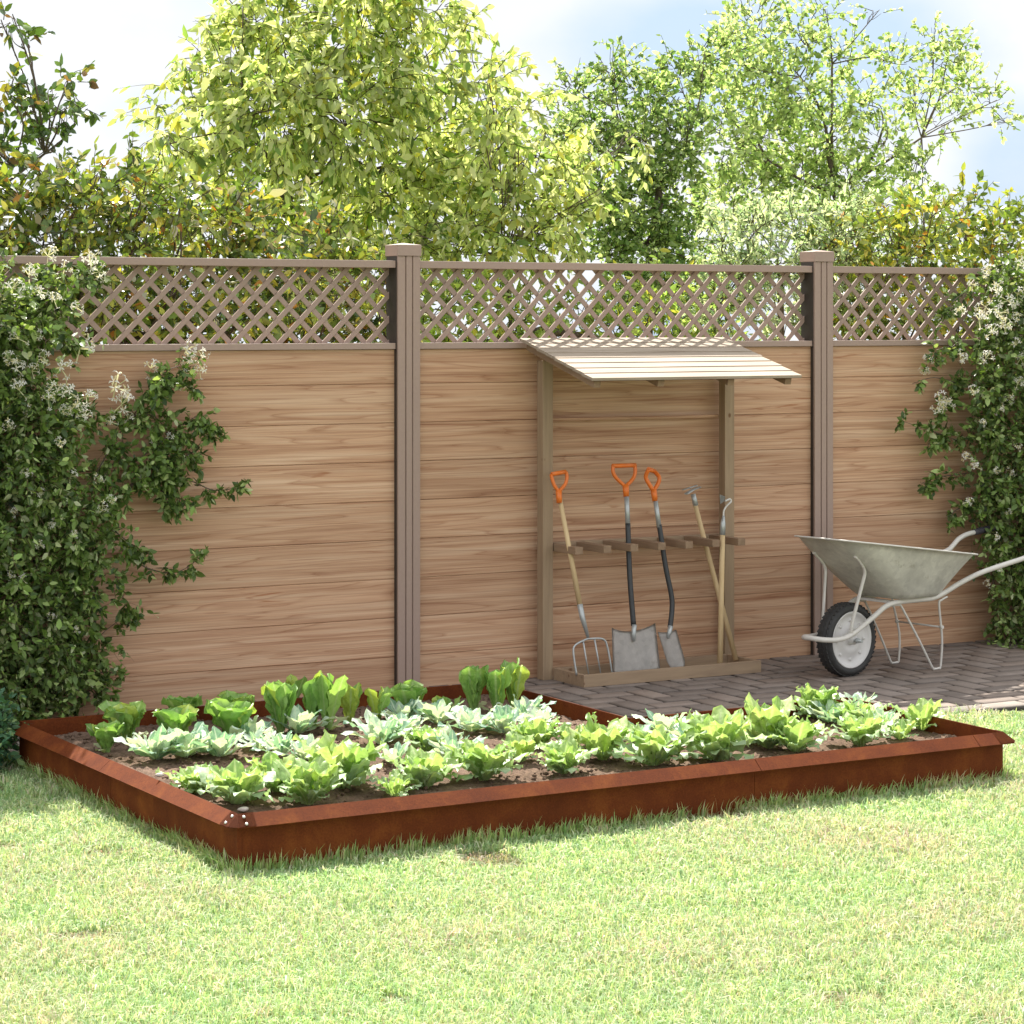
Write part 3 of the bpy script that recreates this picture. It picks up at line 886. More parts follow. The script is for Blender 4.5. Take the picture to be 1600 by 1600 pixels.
FRO = [
 (244, 1186, 150, 'silvery rosette nearest the left edge of the bed'),
 (291, 1182, 150, 'silvery rosette touching the left-most silvery one'),
 (343, 1181, 130, 'star-shaped silvery rosette left of the tall romaines'),
 (387, 1157, 110, 'small silvery rosette right in front of the full round lettuce'),
 (466, 1145, 120, 'white-green rosette at the foot of the tall romaines'),
 (405, 1170, 90, 'blue-green rosette with rounded leaves behind the big front lettuce'),
 (440, 1178, 100, 'mint rosette between the big front lettuces and the tall romaines'),
 (476, 1186, 100, 'mint rosette partly covered by the largest front lettuce'),
 (597, 1162, 130, 'silvery rosette by the bare patch of soil'),
 (628, 1127, 100, 'silvery rosette right at the foot of the bushy romaine'),
 (630, 1148, 100, 'silvery rosette between the bare patch and the bushy romaine'),
 (683, 1130, 115, 'pale rosette in front of the short green lettuce'),
 (737, 1142, 120, 'white rosette in front of the romaine with the yellow leaf'),
 (787, 1145, 120, 'white rosette in front of the narrow dark romaine'),
 (822, 1120, 95, 'blue-grey rosette under the tall romaine by the patio corner'),
 (842, 1138, 95, 'pale rosette nearest the left side of the patio notch'),
 (616, 1192, 95, 'pale rosette at the right edge of the bare patch of soil'),
 (706, 1184, 110, 'pale rosette squeezed between two front-row lettuces'),
 (990, 1160, 95, 'white rosette just inside the inner corner of the L'),
 (1038, 1146, 110, 'white rosette close to the inner wall, left of the biggest right-hand lettuce'),
 (1078, 1162, 100, 'white rosette at the left foot of the biggest right-hand lettuce'),
 (1166, 1162, 105, 'white rosette at the right foot of the biggest right-hand lettuce'),
 (1300, 1130, 100, 'white rosette right of the lettuce that stands highest by the inner wall'),
 (1340, 1112, 90, 'white rosette nearest the far end of the inner wall'),
 (1380, 1140, 90, 'white rosette second from the right end of the bed'),
]
BAT = [
 (306, 1238, 1190, 265, 345, 'light green lettuce half hidden behind the near-corner one'),
 (370, 1256, 1190, 315, 425, 'large light green lettuce in the near left corner of the bed'),
 (432, 1236, 1172, 395, 470, 'light green lettuce behind and right of the near-corner one'),
 (482, 1256, 1182, 428, 522, 'bushy yellow-green lettuce at the front edge, left of a deep shadow'),
 (536, 1232, 1143, 484, 585, 'largest lettuce of the left half, beside the bare patch of soil'),
 (617, 1243, 1204, 590, 650, 'smallest lettuce at the front edge, right of the bare patch'),
 (663, 1230, 1170, 614, 714, 'lettuce with dark inner leaves and one white leaf lying on the soil'),
 (755, 1218, 1150, 706, 802, 'pale fan-shaped lettuce at the middle of the front edge'),
 (668, 1172, 1133, 630, 714, 'yellow-green flat lettuce among the silvery rosettes'),
 (812, 1190, 1138, 785, 838, 'lettuce squeezed between two front ones, left of the patio notch'),
 (838, 1168, 1118, 812, 880, 'ruffled lettuce just left of the patio notch wall'),
 (878, 1208, 1155, 840, 908, 'lettuce at the front edge below the patio notch corner'),
 (893, 1168, 1128, 872, 918, 'small pointed lettuce behind the one below the notch corner'),
 (942, 1186, 1112, 912, 975, 'upright pointed lettuce right below the inner corner of the L'),
 (1022, 1195, 1130, 965, 1075, 'broad lettuce with large low leaves at the front edge, left of the tallest right-hand one'),
 (1120, 1188, 1098, 1070, 1172, 'biggest lettuce of the right half, two-tiered'),
 (1200, 1168, 1087, 1172, 1238, 'narrow tall lettuce in front of the inner wall'),
 (1243, 1174, 1117, 1200, 1284, 'pale spreading lettuce at the front edge near the edge joint'),
 (1276, 1122, 1063, 1243, 1306, 'lettuce standing highest by the inner wall, below the wheelbarrow wheel'),
 (1342, 1132, 1093, 1300, 1390, 'wide lettuce in the second row near the right end'),
 (1345, 1165, 1110, 1300, 1385, 'front lettuce below the wide one near the right end'),
 (1408, 1155, 1119, 1384, 1430, 'small front lettuce, second from the right end'),
 (1440, 1140, 1088, 1408, 1468, 'lettuce nearest the right end of the bed with a drooping white leaf'),
]
sd = 1
for px, py, ty, lx, rx, lab in ROM:
    p = at_z(px, py, 0.103); s = depth(p) / FPX
    h = (py - ty) * s; w = (rx - lx) * s
    lettuce('romaine_lettuce', dict(kind='cos', h=h * 1.08, w=w * (1.25 if w / h > 1.15 else 1.1), n=15 if w > .13 else 9, seed=sd), p, lab, G_COS); sd += 1
for px, py, wpx, lab in FRO:
    p = at_z(px, py, 0.105); s = depth(p) / FPX
    lettuce('pale_rosette', dict(kind='frost', h=.06, w=wpx * s * 1.08, n=20, seed=sd), p, lab, G_FRO, 'leafy plant'); sd += 1
for px, py, ty, lx, rx, lab in BAT:
    p = at_z(px, py, 0.105); s = depth(p) / FPX
    lettuce('leafy_lettuce', dict(kind='bat', h=(py - ty) * s * 0.93, w=(rx - lx) * s * 1.08, n=30 if rx - lx > 60 else 19, seed=sd), p, lab, G_BAT); sd += 1

# ------------------------------------------------------------------ tool rack
rack = empty('tool_rack', (5.76, 9.93, 0))
tag(rack, 'open wooden tool stand with a small sloping plank roof against the fence', 'tool rack')
RX0, RX1 = 5.762, 6.848
for xa in (RX0, RX1 - 0.055):
    bm = bmesh.new(); add_box(bm, xa, xa + 0.055, 9.93, 9.985, 0.0, 1.50 if xa == RX0 else 1.50, 0.0025)
    child('post', bm, M_RACKV, rack)
# rafters
ry0, ry1 = 9.36, 9.985
rz = lambda y: 1.602 - (9.975 - y) * 0.272
for xa in (5.705, 6.045, 6.43, 6.755):
    bm = bmesh.new()
    V = [(ry0 + 0.02, rz(ry0 + 0.02) - 0.052), (ry0 + 0.012, rz(ry0) - 0.018), (ry1, rz(ry1) - 0.020), (ry1, rz(ry1) - 0.055)]
    A = [bm.verts.new((xa, y, z)) for y, z in V]; B = [bm.verts.new((xa + 0.034, y, z)) for y, z in V]
    bm.faces.new(A); bm.faces.new(B[::-1])
    for k in range(4): bm.faces.new((A[k], A[(k + 1) % 4], B[(k + 1) % 4], B[k]))
    child('rafter', bm, M_RACKY, rack)
# roof planks, lapped like clapboards
bm = bmesh.new()
nb = 8
sl = Vector((0, 9.975 - 9.335, rz(9.975) - rz(9.335))); Ls = sl.length; sl.normalize(); nn = Vector((0, -sl.z, sl.y))
for k in range(nb):
    s0, s1 = Ls * k / nb, Ls * (k + 1) / nb + 0.012
    o = Vector((0, 9.335, rz(9.335)))
    x0 = 5.672 + random.uniform(-.004, .004); x1 = 6.818 + random.uniform(-.004, .004)
    lo, hi = 0.005, 0.001
    P = [o + sl * s0 + nn * lo, o + sl * s1 + nn * hi, o + sl * s1 + nn * (hi - 0.013), o + sl * s0 + nn * (lo - 0.013)]
    A = [bm.verts.new((x0, p.y, p.z)) for p in P]; B = [bm.verts.new((x1, p.y, p.z)) for p in P]
    bm.faces.new(A); bm.faces.new(B[::-1])
    for q in range(4): bm.faces.new((A[q], A[(q + 1) % 4], B[(q + 1) % 4], B[q]))
child('roof', bm, M_ROOF, rack)
bm = bmesh.new(); add_box(bm, 5.817, 6.793, 9.985, 10.000, 1.212, 1.226, 0.002)
child('back_rail', bm, M_BOARD, rack)
bm = bmesh.new(); add_box(bm, 5.817, 6.793, 9.985, 10.003, 0.600, 0.640, 0.002)
child('peg_rail', bm, M_RACKH, rack)
for px in (905, 949.5, 991.5, 1034.5, 1077, 1119, 1159):
    x = at_y(px, 853, 9.735).x
    bm = bmesh.new(); add_box(bm, x - 0.021, x + 0.021, 9.735, 9.984, 0.603, 0.637, 0.002)
    child('peg', bm, M_RACKY, rack)
bm = bmesh.new()
TX0, TX1, TY0, TY1, TT, TH = 5.815, 6.808, 9.645, 9.925, 0.021, 0.057
add_box(bm, TX0, TX1, TY0, TY0 + TT, 0, TH, 0.002); add_box(bm, TX0, TX1, TY1 - TT, TY1, 0, TH, 0.002)
add_box(bm, TX0, TX0 + TT, TY0 + TT + .001, TY1 - TT - .001, 0, TH - .001, 0.002); add_box(bm, TX1 - TT, TX1, TY0 + TT + .001, TY1 - TT - .001, 0, TH - .001, 0.002)
add_box(bm, TX0 + TT + .001, TX1 - TT - .001, TY0 + TT + .001, TY1 - TT - .001, 0.002, 0.012)
child('bottom_tray', bm, M_RACKH, rack)

# ------------------------------------------------------------------ tools
def lean(px, py, y0=9.70, k=0.17):
    """point of the photo on the leaning plane y = y0 + k*z"""
    dx, dy, dz = _ray(px, py)
    t = (y0 + k * CAMH) / (dy - k * dz)
    return Vector((t * dx, t * dy, CAMH + dz * t))
def tool(name, label, cat, base):
    o = empty(name, base)
    return tag(o, label, cat, 'garden tools standing in the wooden rack')
def d_grip(parent, foot, wl_, wr_, top_l, top_r, r=0.0085):
    bm = bmesh.new()
    pl = smooth_path([foot, foot.lerp(wl_, .35) , wl_, top_l]); pr_ = smooth_path([foot, foot.lerp(wr_, .35), wr_, top_r])
    add_tube(bm, pl, [r * 1.15, r], 10); add_tube(bm, pr_, [r * 1.15, r], 10)
    add_tube(bm, [top_l + (top_l - top_r) * .04, top_r + (top_r - top_l) * .04], r * 1.25, 12)
    return bm
# garden fork
t = tool('garden_fork', 'four-tined garden fork with an orange grip and pale shaft, nearest the left post', 'garden fork', lean(925, 1053))
a, b = lean(877, 790), lean(917, 990)
bm = bmesh.new(); add_tube(bm, [lean(875, 780), lean(906, 945)], [0.0105, 0.0125], 14); child('shaft', bm, M_ASH, t)
bm = bmesh.new(); add_tube(bm, [lean(906, 944), lean(910, 965), lean(919, 996)], [0.0135, 0.0132, 0.007], 14); child('socket', bm, M_GREYST, t)
f0 = lean(874.5, 779)
bm = bmesh.new()
add_tube(bm, [lean(874, 786), lean(873, 766)], [0.0135, 0.015], 12)
top1, top2 = lean(862, 741), lean(884, 737)
add_tube(bm, smooth_path([lean(873, 768), lean(866, 758), top1 + Vector((0, .0, -.012)), top1]), 0.0085, 10)
add_tube(bm, smooth_path([lean(873, 768), lean(883, 757), lean(886, 745), top2]), 0.0085, 10)
add_tube(bm, [top1, top2], 0.010, 12)
child('grip', bm, M_ORANGE, t)
bm = bmesh.new()
bar = [lean(895, 1014), lean(899, 1008), lean(916, 999), lean(922, 998), lean(943, 999), lean(947, 1004)]
add_tube(bm, smooth_path([lean(901, 1055), lean(896, 1020)] + bar[1:-1] + [lean(950, 1015), lean(957, 1054)], 5), 0.0048, 8)
add_tube(bm, [lean(911, 1001), lean(920, 1055)], [0.0045, 0.003], 8)
add_tube(bm, [lean(929, 999), lean(939, 1055)], [0.0045, 0.003], 8)
child('tines', bm, M_GREYST, t)
# square shovel
t = tool('square_shovel', 'shovel with an orange grip and a wide square steel blade', 'shovel', lean(985, 1053))
bm = bmesh.new(); add_tube(bm, [lean(979, 772), lean(981, 822)], 0.0118, 14); child('neck_tube', bm, M_GREYST, t)
bm = bmesh.new(); add_tube(bm, smooth_path([lean(981, 818), lean(984, 900), lean(990, 978)]), [0.0125, 0.0128], 14); child('shaft', bm, M_BLACK, t)
bm = bmesh.new()
add_tube(bm, [lean(978.5, 776), lean(977.5, 757)], [0.0135, 0.016], 12)
l_, r_ = lean(958, 728), lean(992, 727)
add_tube(bm, smooth_path([lean(977, 760), lean(964, 748), lean(958, 738), l_]), 0.009, 10)
add_tube(bm, smooth_path([lean(978, 760), lean(989, 748), lean(992.5, 738), r_]), 0.009, 10)
add_tube(bm, [l_ + Vector((-.004, 0, 0)), r_ + Vector((.004, 0, 0))], 0.0105, 12)
child('grip', bm, M_ORANGE, t)
def blade(name, outline_fn, rows, cols, parent, dish, thick=0.0022):
    """outline_fn(u,v) -> point on the leaning plane; dished sheet with thickness"""
    bm = bmesh.new(); G = []
    for i in range(rows + 1):
        G.append([bm.verts.new(outline_fn(j / cols, i / rows) + Vector((0, dish(j / cols, i / rows), 0))) for j in range(cols + 1)])
    for i in range(rows):
        for j in range(cols):
            f = bm.faces.new((G[i][j], G[i][j + 1], G[i + 1][j + 1], G[i + 1][j])); f.smooth = True
    bmesh.ops.solidify(bm, geom=bm.faces[:], thickness=thick)
    return child(name, bm, M_BLADE, parent)
def sq(u, v):
    topy = 980 - 7 * u + 10 * math.sin(pi * u) ** 0.8
    boty = 1055 - 5 * u
    x = (954 + 1.5 * v) * (1 - u) + (1022 + 7.5 * v) * u
    return lean(x, topy + (boty - topy) * v)
bl = blade('blade', sq, 16, 16, t, lambda u, v: 0.014 * (1 - (2 * u - 1) ** 2) - 0.006 * v - 0.010)
bm = bmesh.new(); add_tube(bm, [lean(990, 976) , lean(989, 990), lean(989.5, 1002)], [0.0125, 0.0115, 0.006], 12)
bmesh.ops.translate(bm, vec=(0, -0.006, 0), verts=bm.verts[:]); child('socket', bm, M_GREYST, t)
# spade
t = tool('round_spade', 'narrow spade with an orange grip turned sideways and a bent black shaft', 'spade', lean(1052, 1046))
bm = bmesh.new(); add_tube(bm, [lean(1024, 780), lean(1030, 824)], 0.0115, 14); child('neck_tube', bm, M_GREYST, t)
bm = bmesh.new(); add_tube(bm, smooth_path([lean(1030, 820), lean(1040, 885), lean(1049, 930), lean(1050, 952), lean(1047, 980)], 8), [0.0122, 0.0125], 14); child('shaft', bm, M_BLACK, t)
bm = bmesh.new()
add_tube(bm, [lean(1023.5, 783), lean(1021, 764)], [0.0135, 0.0155], 12)
l_ = lean(1010, 733) + Vector((0, -.02, 0)); r_ = lean(1027, 737) + Vector((0, .025, 0))
add_tube(bm, smooth_path([lean(1021, 767), lean(1014, 756), lean(1009, 745), l_]), 0.010, 10)
add_tube(bm, smooth_path([lean(1021, 767), lean(1028, 756), lean(1030, 746), r_]), 0.010, 10)
add_tube(bm, [l_, r_], 0.0115, 12)
child('grip', bm, M_ORANGE, t)
def sp(u, v):
    # tilted narrow blade, rounded tip
    cl = 1040 + (1058 - 1040) * v; cy = 985 + (1046 - 985) * v
    hw = 15 * (1 - 0.05 * v) if v < 0.7 else 14.5 * math.sqrt(max(0.12, 1 - ((v - 0.7) / 0.36) ** 2))
    du = (2 * u - 1)
    return lean(cl + du * hw * .97, cy - du * hw * 0.10 + 3.0 * math.sin(pi * u) * (1 - v))
bl = blade('blade', sp, 16, 10, t, lambda u, v: 0.013 * (1 - (2 * u - 1) ** 2) - 0.012)
bm = bmesh.new(); add_tube(bm, [lean(1047, 978), lean(1045, 988), lean(1043, 997)], [0.0122, 0.011, 0.006], 12)
bmesh.ops.translate(bm, vec=(0, -0.005, 0), verts=bm.verts[:]); child('socket', bm, M_GREYST, t)
# draw hoe with T head, leaning the other way behind
t = tool('push_hoe', 'long pale-handled hoe with a flat T-shaped steel head, leaning behind the hooked one', 'hoe', lean(1150, 1030, 9.80, .12))
LB = lambda x, y: lean(x, y, 9.80, 0.13)
bm = bmesh.new(); add_tube(bm, [LB(1086, 788), LB(1150, 1031)], [0.0115, 0.0128], 14); child('shaft', bm, M_ASH, t)
bm = bmesh.new(); add_tube(bm, [LB(1083, 772), LB(1087, 790)], [0.0125, 0.0135], 12); child('socket', bm, M_GREYST, t)
bm = bmesh.new()
pa, pb = LB(1067, 771) + Vector((0, -.03, 0)), LB(1100, 762) + Vector((0, .04, 0))
add_tube(bm, [pa, pa.lerp(pb, .5) + Vector((0, 0, .004)), pb], 0.012, 10, True, 0.35)
add_tube(bm, [LB(1072, 766) + Vector((0, .03, 0)), LB(1094, 759) + Vector((0, .03, 0))], 0.010, 10, True, 0.3)
child('head', bm, M_GREYST, t)
# hooked hoe
t = tool('swan_neck_hoe', 'upright pale-handled hoe with a curved neck and a small square blade by the right post', 'hoe', lean(1125, 1040, 9.72, .1))
LB = lambda x, y: lean(x, y, 9.695, 0.10)
bm = bmesh.new(); add_tube(bm, [LB(1129, 833), LB(1125, 1041)], [0.0125, 0.0135], 14); child('shaft', bm, M_ASH, t)
bm = bmesh.new(); add_tube(bm, [LB(1129, 836), LB(1129.5, 818), LB(1130.5, 806)], [0.0135, 0.013, 0.006], 12); child('socket', bm, M_GREYST, t)
bm = bmesh.new(); add_tube(bm, smooth_path([LB(1130.5, 808), LB(1131, 798), LB(1136, 790), LB(1142, 784), LB(1141, 780), LB(1137, 781), LB(1133, 783)], 7), 0.0045, 8); child('neck', bm, M_TUBE, t)
bm = bmesh.new()
q = [LB(1119, 772), LB(1135, 776), LB(1134, 783), LB(1120, 787)]
A = [bm.verts.new(v + Vector((0, -0.03 if i in (0, 3) else 0.01, 0))) for i, v in enumerate(q)]
bm.faces.new(A); bmesh.ops.solidify(bm, geom=bm.faces[:], thickness=0.003)
child('blade', bm, M_GREYST, t)

# ------------------------------------------------------------------ wheelbarrow (local x to the handles, y away, z up)
barrow = empty('wheelbarrow', (7.08, 9.345, 0), radians(10))
tag(barrow, 'galvanised wheelbarrow with cream tube frame parked on the pavers by the fence', 'wheelbarrow')
def lchild(name, bm, mat, parent, smooth=False):
    o = bpy.data.objects.new(name, bm_mesh(name, bm, smooth)); COL.objects.link(o); o.data.materials.append(mat); o.parent = parent
    return o
RW, TWD = 0.175, 0.042
wheel = empty('wheel', (0, 0, 0)); wheel.parent = barrow; wheel.location = (0.01, 0, RW)
MR = Matrix.Rotation(radians(90), 4, 'X')            # lathe axis z -> -y (towards the viewer)
bm = bmesh.new()
prof = []
for k in range(25):
    a = -radians(118) + radians(236) * k / 24
    prof.append((0.149 + 0.026 * math.cos(a), TWD * math.sin(a)))
prof = [(0.127, -0.030)] + prof + [(0.127, 0.030)]
prof.append(prof[0])
add_lathe(bm, prof, 72, MR)
# tread blocks
for k in range(44):
    for s in (-1, 0, 1):
        a = 2 * pi * (k + (0.5 if s == 0 else 0)) / 44
        Mx = MR @ Matrix.Rotation(a, 4, 'Z') @ Matrix.Translation((0.1735 - 0.0045 * abs(s), 0, s * 0.022)) @ Matrix.Rotation(s * 0.30, 4, 'Y') @ Matrix.Rotation(0.3 * (s or 0.6), 4, 'X')
        add_box(bm, -0.003, 0.0022, -0.0085, 0.0085, -0.010, 0.010, 0, Mx)
lchild('tyre', bm, M_RUBBER, wheel)
bm = bmesh.new()
for sg in (1, -1):
    Ms = MR @ Matrix.Diagonal((1, 1, sg, 1))
    add_lathe(bm, [(0.129, 0.020), (0.135, 0.036), (0.131, 0.039), (0.121, 0.028), (0.105, 0.020), (0.080, 0.023), (0.066, 0.032), (0.045, 0.034), (0.028, 0.026), (0.022, 0.026), (0.022, 0.052), (0.0, 0.052)], 48, Ms)
    for k in range(8):
        a = 2 * pi * k / 8
        add_lathe(bm, [(0.009, 0.020), (0.0075, 0.0275), (0, 0.0285)], 10, Ms @ Matrix.Rotation(a, 4, 'Z') @ Matrix.Translation((0.093, 0, 0)))
lchild('rim', bm, M_RIM, wheel)
bm = bmesh.new(); add_tube(bm, [(0, -0.10, 0), (0, 0.10, 0)], 0.008, 10)
for s in (-1, 1): add_tube(bm, [(0, s * 0.066, 0), (0, s * 0.076, 0)], 0.014, 6)
lchild('axle', bm, M_GREYST, wheel)
# frame: one tube looping in front of the wheel, both handles
half = [(-0.242, 0.0, 0.202), (-0.236, 0.035, 0.200), (-0.205, 0.068, 0.196), (-0.15, 0.082, 0.193), (-0.08, 0.086, 0.200), (-0.01, 0.090, 0.228), (0.10, 0.10, 0.290), (0.165, 0.11, 0.330), (0.24, 0.12, 0.345), (0.36, 0.135, 0.348), (0.46, 0.15, 0.352), (0.535, 0.16, 0.375), (0.62, 0.18, 0.415), (0.74, 0.205, 0.458), (0.90, 0.235, 0.494), (1.03, 0.248, 0.518), (1.075, 0.252, 0.540), (1.12, 0.255, 0.568), (1.18, .256, .588), (1.26, .258, .598)]
near = [(x, -y, z) for x, y, z in half]; far = half
bm = bmesh.new()
add_tube(bm, smooth_path(near[::-1] + far[1:], 4), 0.0125, 12)
lchild('frame_tube', bm, M_TUBE, barrow)
for s in (-1, 1):
    bm = bmesh.new()
    add_tube(bm, [(1.245, s * 0.258, 0.596), (1.26, s * .258, .598), (1.42, s * 0.258, 0.614), (1.435, s * .258, .615)], [0.0150, 0.0155, 0.0155, 0.0120], 14)
    for k in range(9):
        x = 1.275 + k * 0.014; add_tube(bm, [(x, s * .258, .5995 + k * .0014), (x + .005, s * .258, .600 + k * .0014)], 0.0168, 12)
    lchild('handle_grip', bm, M_GRIP, barrow)
# tray
def tray():
    bm = bmesh.new()
    nr, seg = 10, 64
    def ringpt(a, z01):
        # rim ellipse-ish outline at top, smaller outline at bottom
        ca, sa = math.cos(a), math.sin(a)
        ex = 2 / 4.6
        cx = abs(ca) ** ex * (1 if ca >= 0 else -1); cy = abs(sa) ** ex * (1 if sa >= 0 else -1)
        # top: centre .255, half length .405 ; bottom: centre .34 half .15
        k = z01 if z01 > .12 else z01 * 0.4 + 0.6 * math.sqrt(z01 * .12)
        xc = 0.370 + (0.268 - 0.370) * k
        hl = 0.155 + (0.435 - 0.155) * k
        hwid = 0.165 + (0.285 - 0.165) * k
        x = xc + hl * cx
        taper = 1.0 - 0.22 * max(0, -cx) * k
        y = hwid * cy * taper
        ztop = 0.642 - 0.13 * x
        zbot = 0.363 + 0.0 * x
        return Vector((x, y, zbot + (ztop - zbot) * z01))
    rings = []
    for i in range(nr + 1):
        rings.append([bm.verts.new(ringpt(2 * pi * k / seg, i / nr)) for k in range(seg)])
    inner = [bm.verts.new(Vector((0.37, 0, 0.357)).lerp(v.co, 0.6)) for v in rings[0]]
    for v in inner: v.co.z = 0.359
    c = bm.verts.new((0.37, 0, 0.358))
    rows = [inner] + rings
    for i in range(len(rows) - 1):
        for k in range(seg):
            f = bm.faces.new((rows[i][k], rows[i][(k + 1) % seg], rows[i + 1][(k + 1) % seg], rows[i + 1][k])); f.smooth = True
    for k in range(seg): bm.faces.new((c, inner[(k + 1) % seg], inner[k])).smooth = True
    # flat lip turned outwards
    lip = []
    for k in range(seg):
        p = rings[-1][k].co; o = Vector((p.x - 0.255, p.y, 0)).normalized()
        lip.append(bm.verts.new(p + o * 0.018 + Vector((0, 0, -0.13 * o.x * 0.018))))
    for k in range(seg): bm.faces.new((rings[-1][k], rings[-1][(k + 1) % seg], lip[(k + 1) % seg], lip[k])).smooth = True
    bmesh.ops.recalc_face_normals(bm, faces=bm.faces[:])
    bmesh.ops.solidify(bm, geom=bm.faces[:], thickness=0.002)
    tr = lchild('tray', bm, M_GALV, barrow)
    bm = bmesh.new()
    pts = [v for v in (ringpt(2 * pi * k / seg, 1.0) for k in range(seg))]
    pts = [p + Vector((p.x - .255, p.y, 0)).normalized() * 0.019 + Vector((0, 0, -0.13 * Vector((p.x - .255, p.y, 0)).normalized().x * .019)) for p in pts]
    add_tube(bm, pts + [pts[0]], 0.0042, 8, False)
    lchild('rolled_edge', bm, M_TUBE, tr)
tray()
for s in (-1, 1):
    bm = bmesh.new()          # flat struts from the axle to the nose of the tray
    add_tube(bm, smooth_path([(-0.045, s * 0.088, 0.205), (-0.055, s * 0.092, 0.25), (-0.012, s * 0.118, 0.44), (-0.002, s * 0.127, 0.505), (-0.035, s * 0.131, 0.548), (-0.075, s * 0.133, 0.582)], 4), 0.0095, 10, True, 0.6)
    lchild('strut', bm, M_TUBE, barrow)
    bm = bmesh.new()          # bent rod leg
    add_tube(bm, smooth_path([(0.20, s * 0.115, 0.330), (0.255, s * 0.115, 0.330), (0.28, s * 0.116, 0.305), (0.385, s * 0.125, 0.15), (0.468, s * 0.133, 0.018), (0.485, s * 0.134, 0.0065), (0.515, s * 0.134, 0.0065), (0.530, s * 0.134, 0.018), (0.537, s * 0.137, 0.15), (0.500, s * 0.15, 0.315), (0.515, s * 0.153, 0.338), (0.55, s * 0.158, 0.352)], 4), 0.0055, 8)
    lchild('leg', bm, M_TUBE, barrow)
bm = bmesh.new()
add_tube(bm, [(0.528, -0.142, 0.205), (0.528, 0.142, 0.205)], 0.0045, 8)
add_tube(bm, [(0.528, -0.150, 0.205), (0.528, -0.134, 0.205)], 0.009, 8); add_tube(bm, [(0.528, 0.134, 0.205), (0.528, 0.150, 0.205)], 0.009, 8)
lchild('leg_brace', bm, M_TUBE, barrow)
for c in ((0.20, 0.235, -0.118, 0.118, 0.340, 0.352), (0.44, 0.475, -0.15, 0.15, 0.346, 0.357)):
    bm = bmesh.new(); add_box(bm, *c, 0.002)
    lchild('cross_bar', bm, M_TUBE, barrow)

# ------------------------------------------------------------------ foliage engine
def unit(a):
    return a / np.maximum(np.linalg.norm(a, axis=-1, keepdims=True), 1e-9)
def leaf_arrays(P, D, L, W, colr, droop=0.15, rg=RNG, up=0.6):
    """leaf blades: P base, D direction, L length, W half width"""
    N = len(P)
    D = unit(D)
    nrm = unit(rg.normal(0, 1, (N, 3)) * 0.75 + np.array([0, 0, up]))
    S = unit(np.cross(D, nrm)); Nn = unit(np.cross(S, D))
    L = L[:, None]; W = W[:, None]
    fold = W * rg.uniform(0.05, 0.45, (N, 1)); dr = L * droop * rg.uniform(0.3, 1.6, (N, 1))
    v = np.empty((N, 8, 3))
    v[:, 0] = P
    v[:, 1] = P + D * L * .30 - S * W * .92 - Nn * dr * .10
    v[:, 2] = P + D * L * .30 + S * W * .92 - Nn * dr * .10
    v[:, 3] = P + D * L * .66 - S * W * .72 - Nn * dr * .45
    v[:, 4] = P + D * L * .66 + S * W * .72 - Nn * dr * .45
    v[:, 5] = P + D * L * .97 - Nn * dr
    v[:, 6] = P + D * L * .30 - Nn * (fold + dr * .10)
    v[:, 7] = P + D * L * .66 - Nn * (fold * .8 + dr * .45)
    b = (np.arange(N) * 8)[:, None]
    tris = np.concatenate([b + np.array([[0, 2, 6]]), b + np.array([[0, 6, 1]]), b + np.array([[4, 5, 7]]), b + np.array([[7, 5, 3]])])
    quads = np.concatenate([b + np.array([[2, 4, 7, 6]]), b + np.array([[6, 7, 3, 1]])])
    return v.reshape(-1, 3), tris, quads, np.repeat(colr, 8, axis=0)
def pick_cols(N, pal, rg, var=0.18):
    """pal: list of (weight, rgb)"""
    w = np.array([p[0] for p in pal], float); w /= w.sum()
    k = rg.choice(len(pal), N, p=w)
    c = np.array([p[1] for p in pal])[k]
    return np.clip(c * (1 + rg.normal(0, var, (N, 1))), 0.008, 0.9)
def make_twigs(C, R, n, length, rg, down=0.1, seg=5, outward=None):
    """twig polylines that start inside the clump at C (radius vector R) and run outwards"""
    d = unit(rg.normal(0, 1, (n, 3)) + (0 if outward is None else np.array(outward)))
    r = rg.uniform(0.15, 0.85, (n, 1)) ** 0.7
    P = C + d * R * r
    dirs = unit(d + rg.normal(0, .45, (n, 3)) + np.array([0, 0, 0.15]))
    Ls = length * rg.uniform(0.6, 1.3, (n, 1))
    pts = [P]
    for s in range(seg):
        dirs = unit(dirs + rg.normal(0, .14, (n, 3)) + np.array([0, 0, -down]))
        pts.append(pts[-1] + dirs * Ls / seg)
    return np.stack(pts, 1)                       # n, seg+1, 3
def twig_tubes(T, r0):
    n, s, _ = T.shape
    t = unit(np.diff(T, axis=1)); t = np.concatenate([t, t[:, -1:]], 1)
    a = unit(np.cross(t, np.array([0.3, 0.5, 0.8]))); b = np.cross(t, a)
    rr = (r0 * np.linspace(1, .35, s))[None, :, None]
    V = np.stack([T + a * rr, T + (-.5 * a + .866 * b) * rr, T + (-.5 * a - .866 * b) * rr], 2)   # n,s,3,3
    idx = np.arange(n * s * 3).reshape(n, s, 3)
    Q = []
    for k in range(3):
        k2 = (k + 1) % 3
        Q.append(np.stack([idx[:, :-1, k], idx[:, :-1, k2], idx[:, 1:, k2], idx[:, 1:, k]], -1).reshape(-1, 4))
    return V.reshape(-1, 3), np.concatenate(Q)
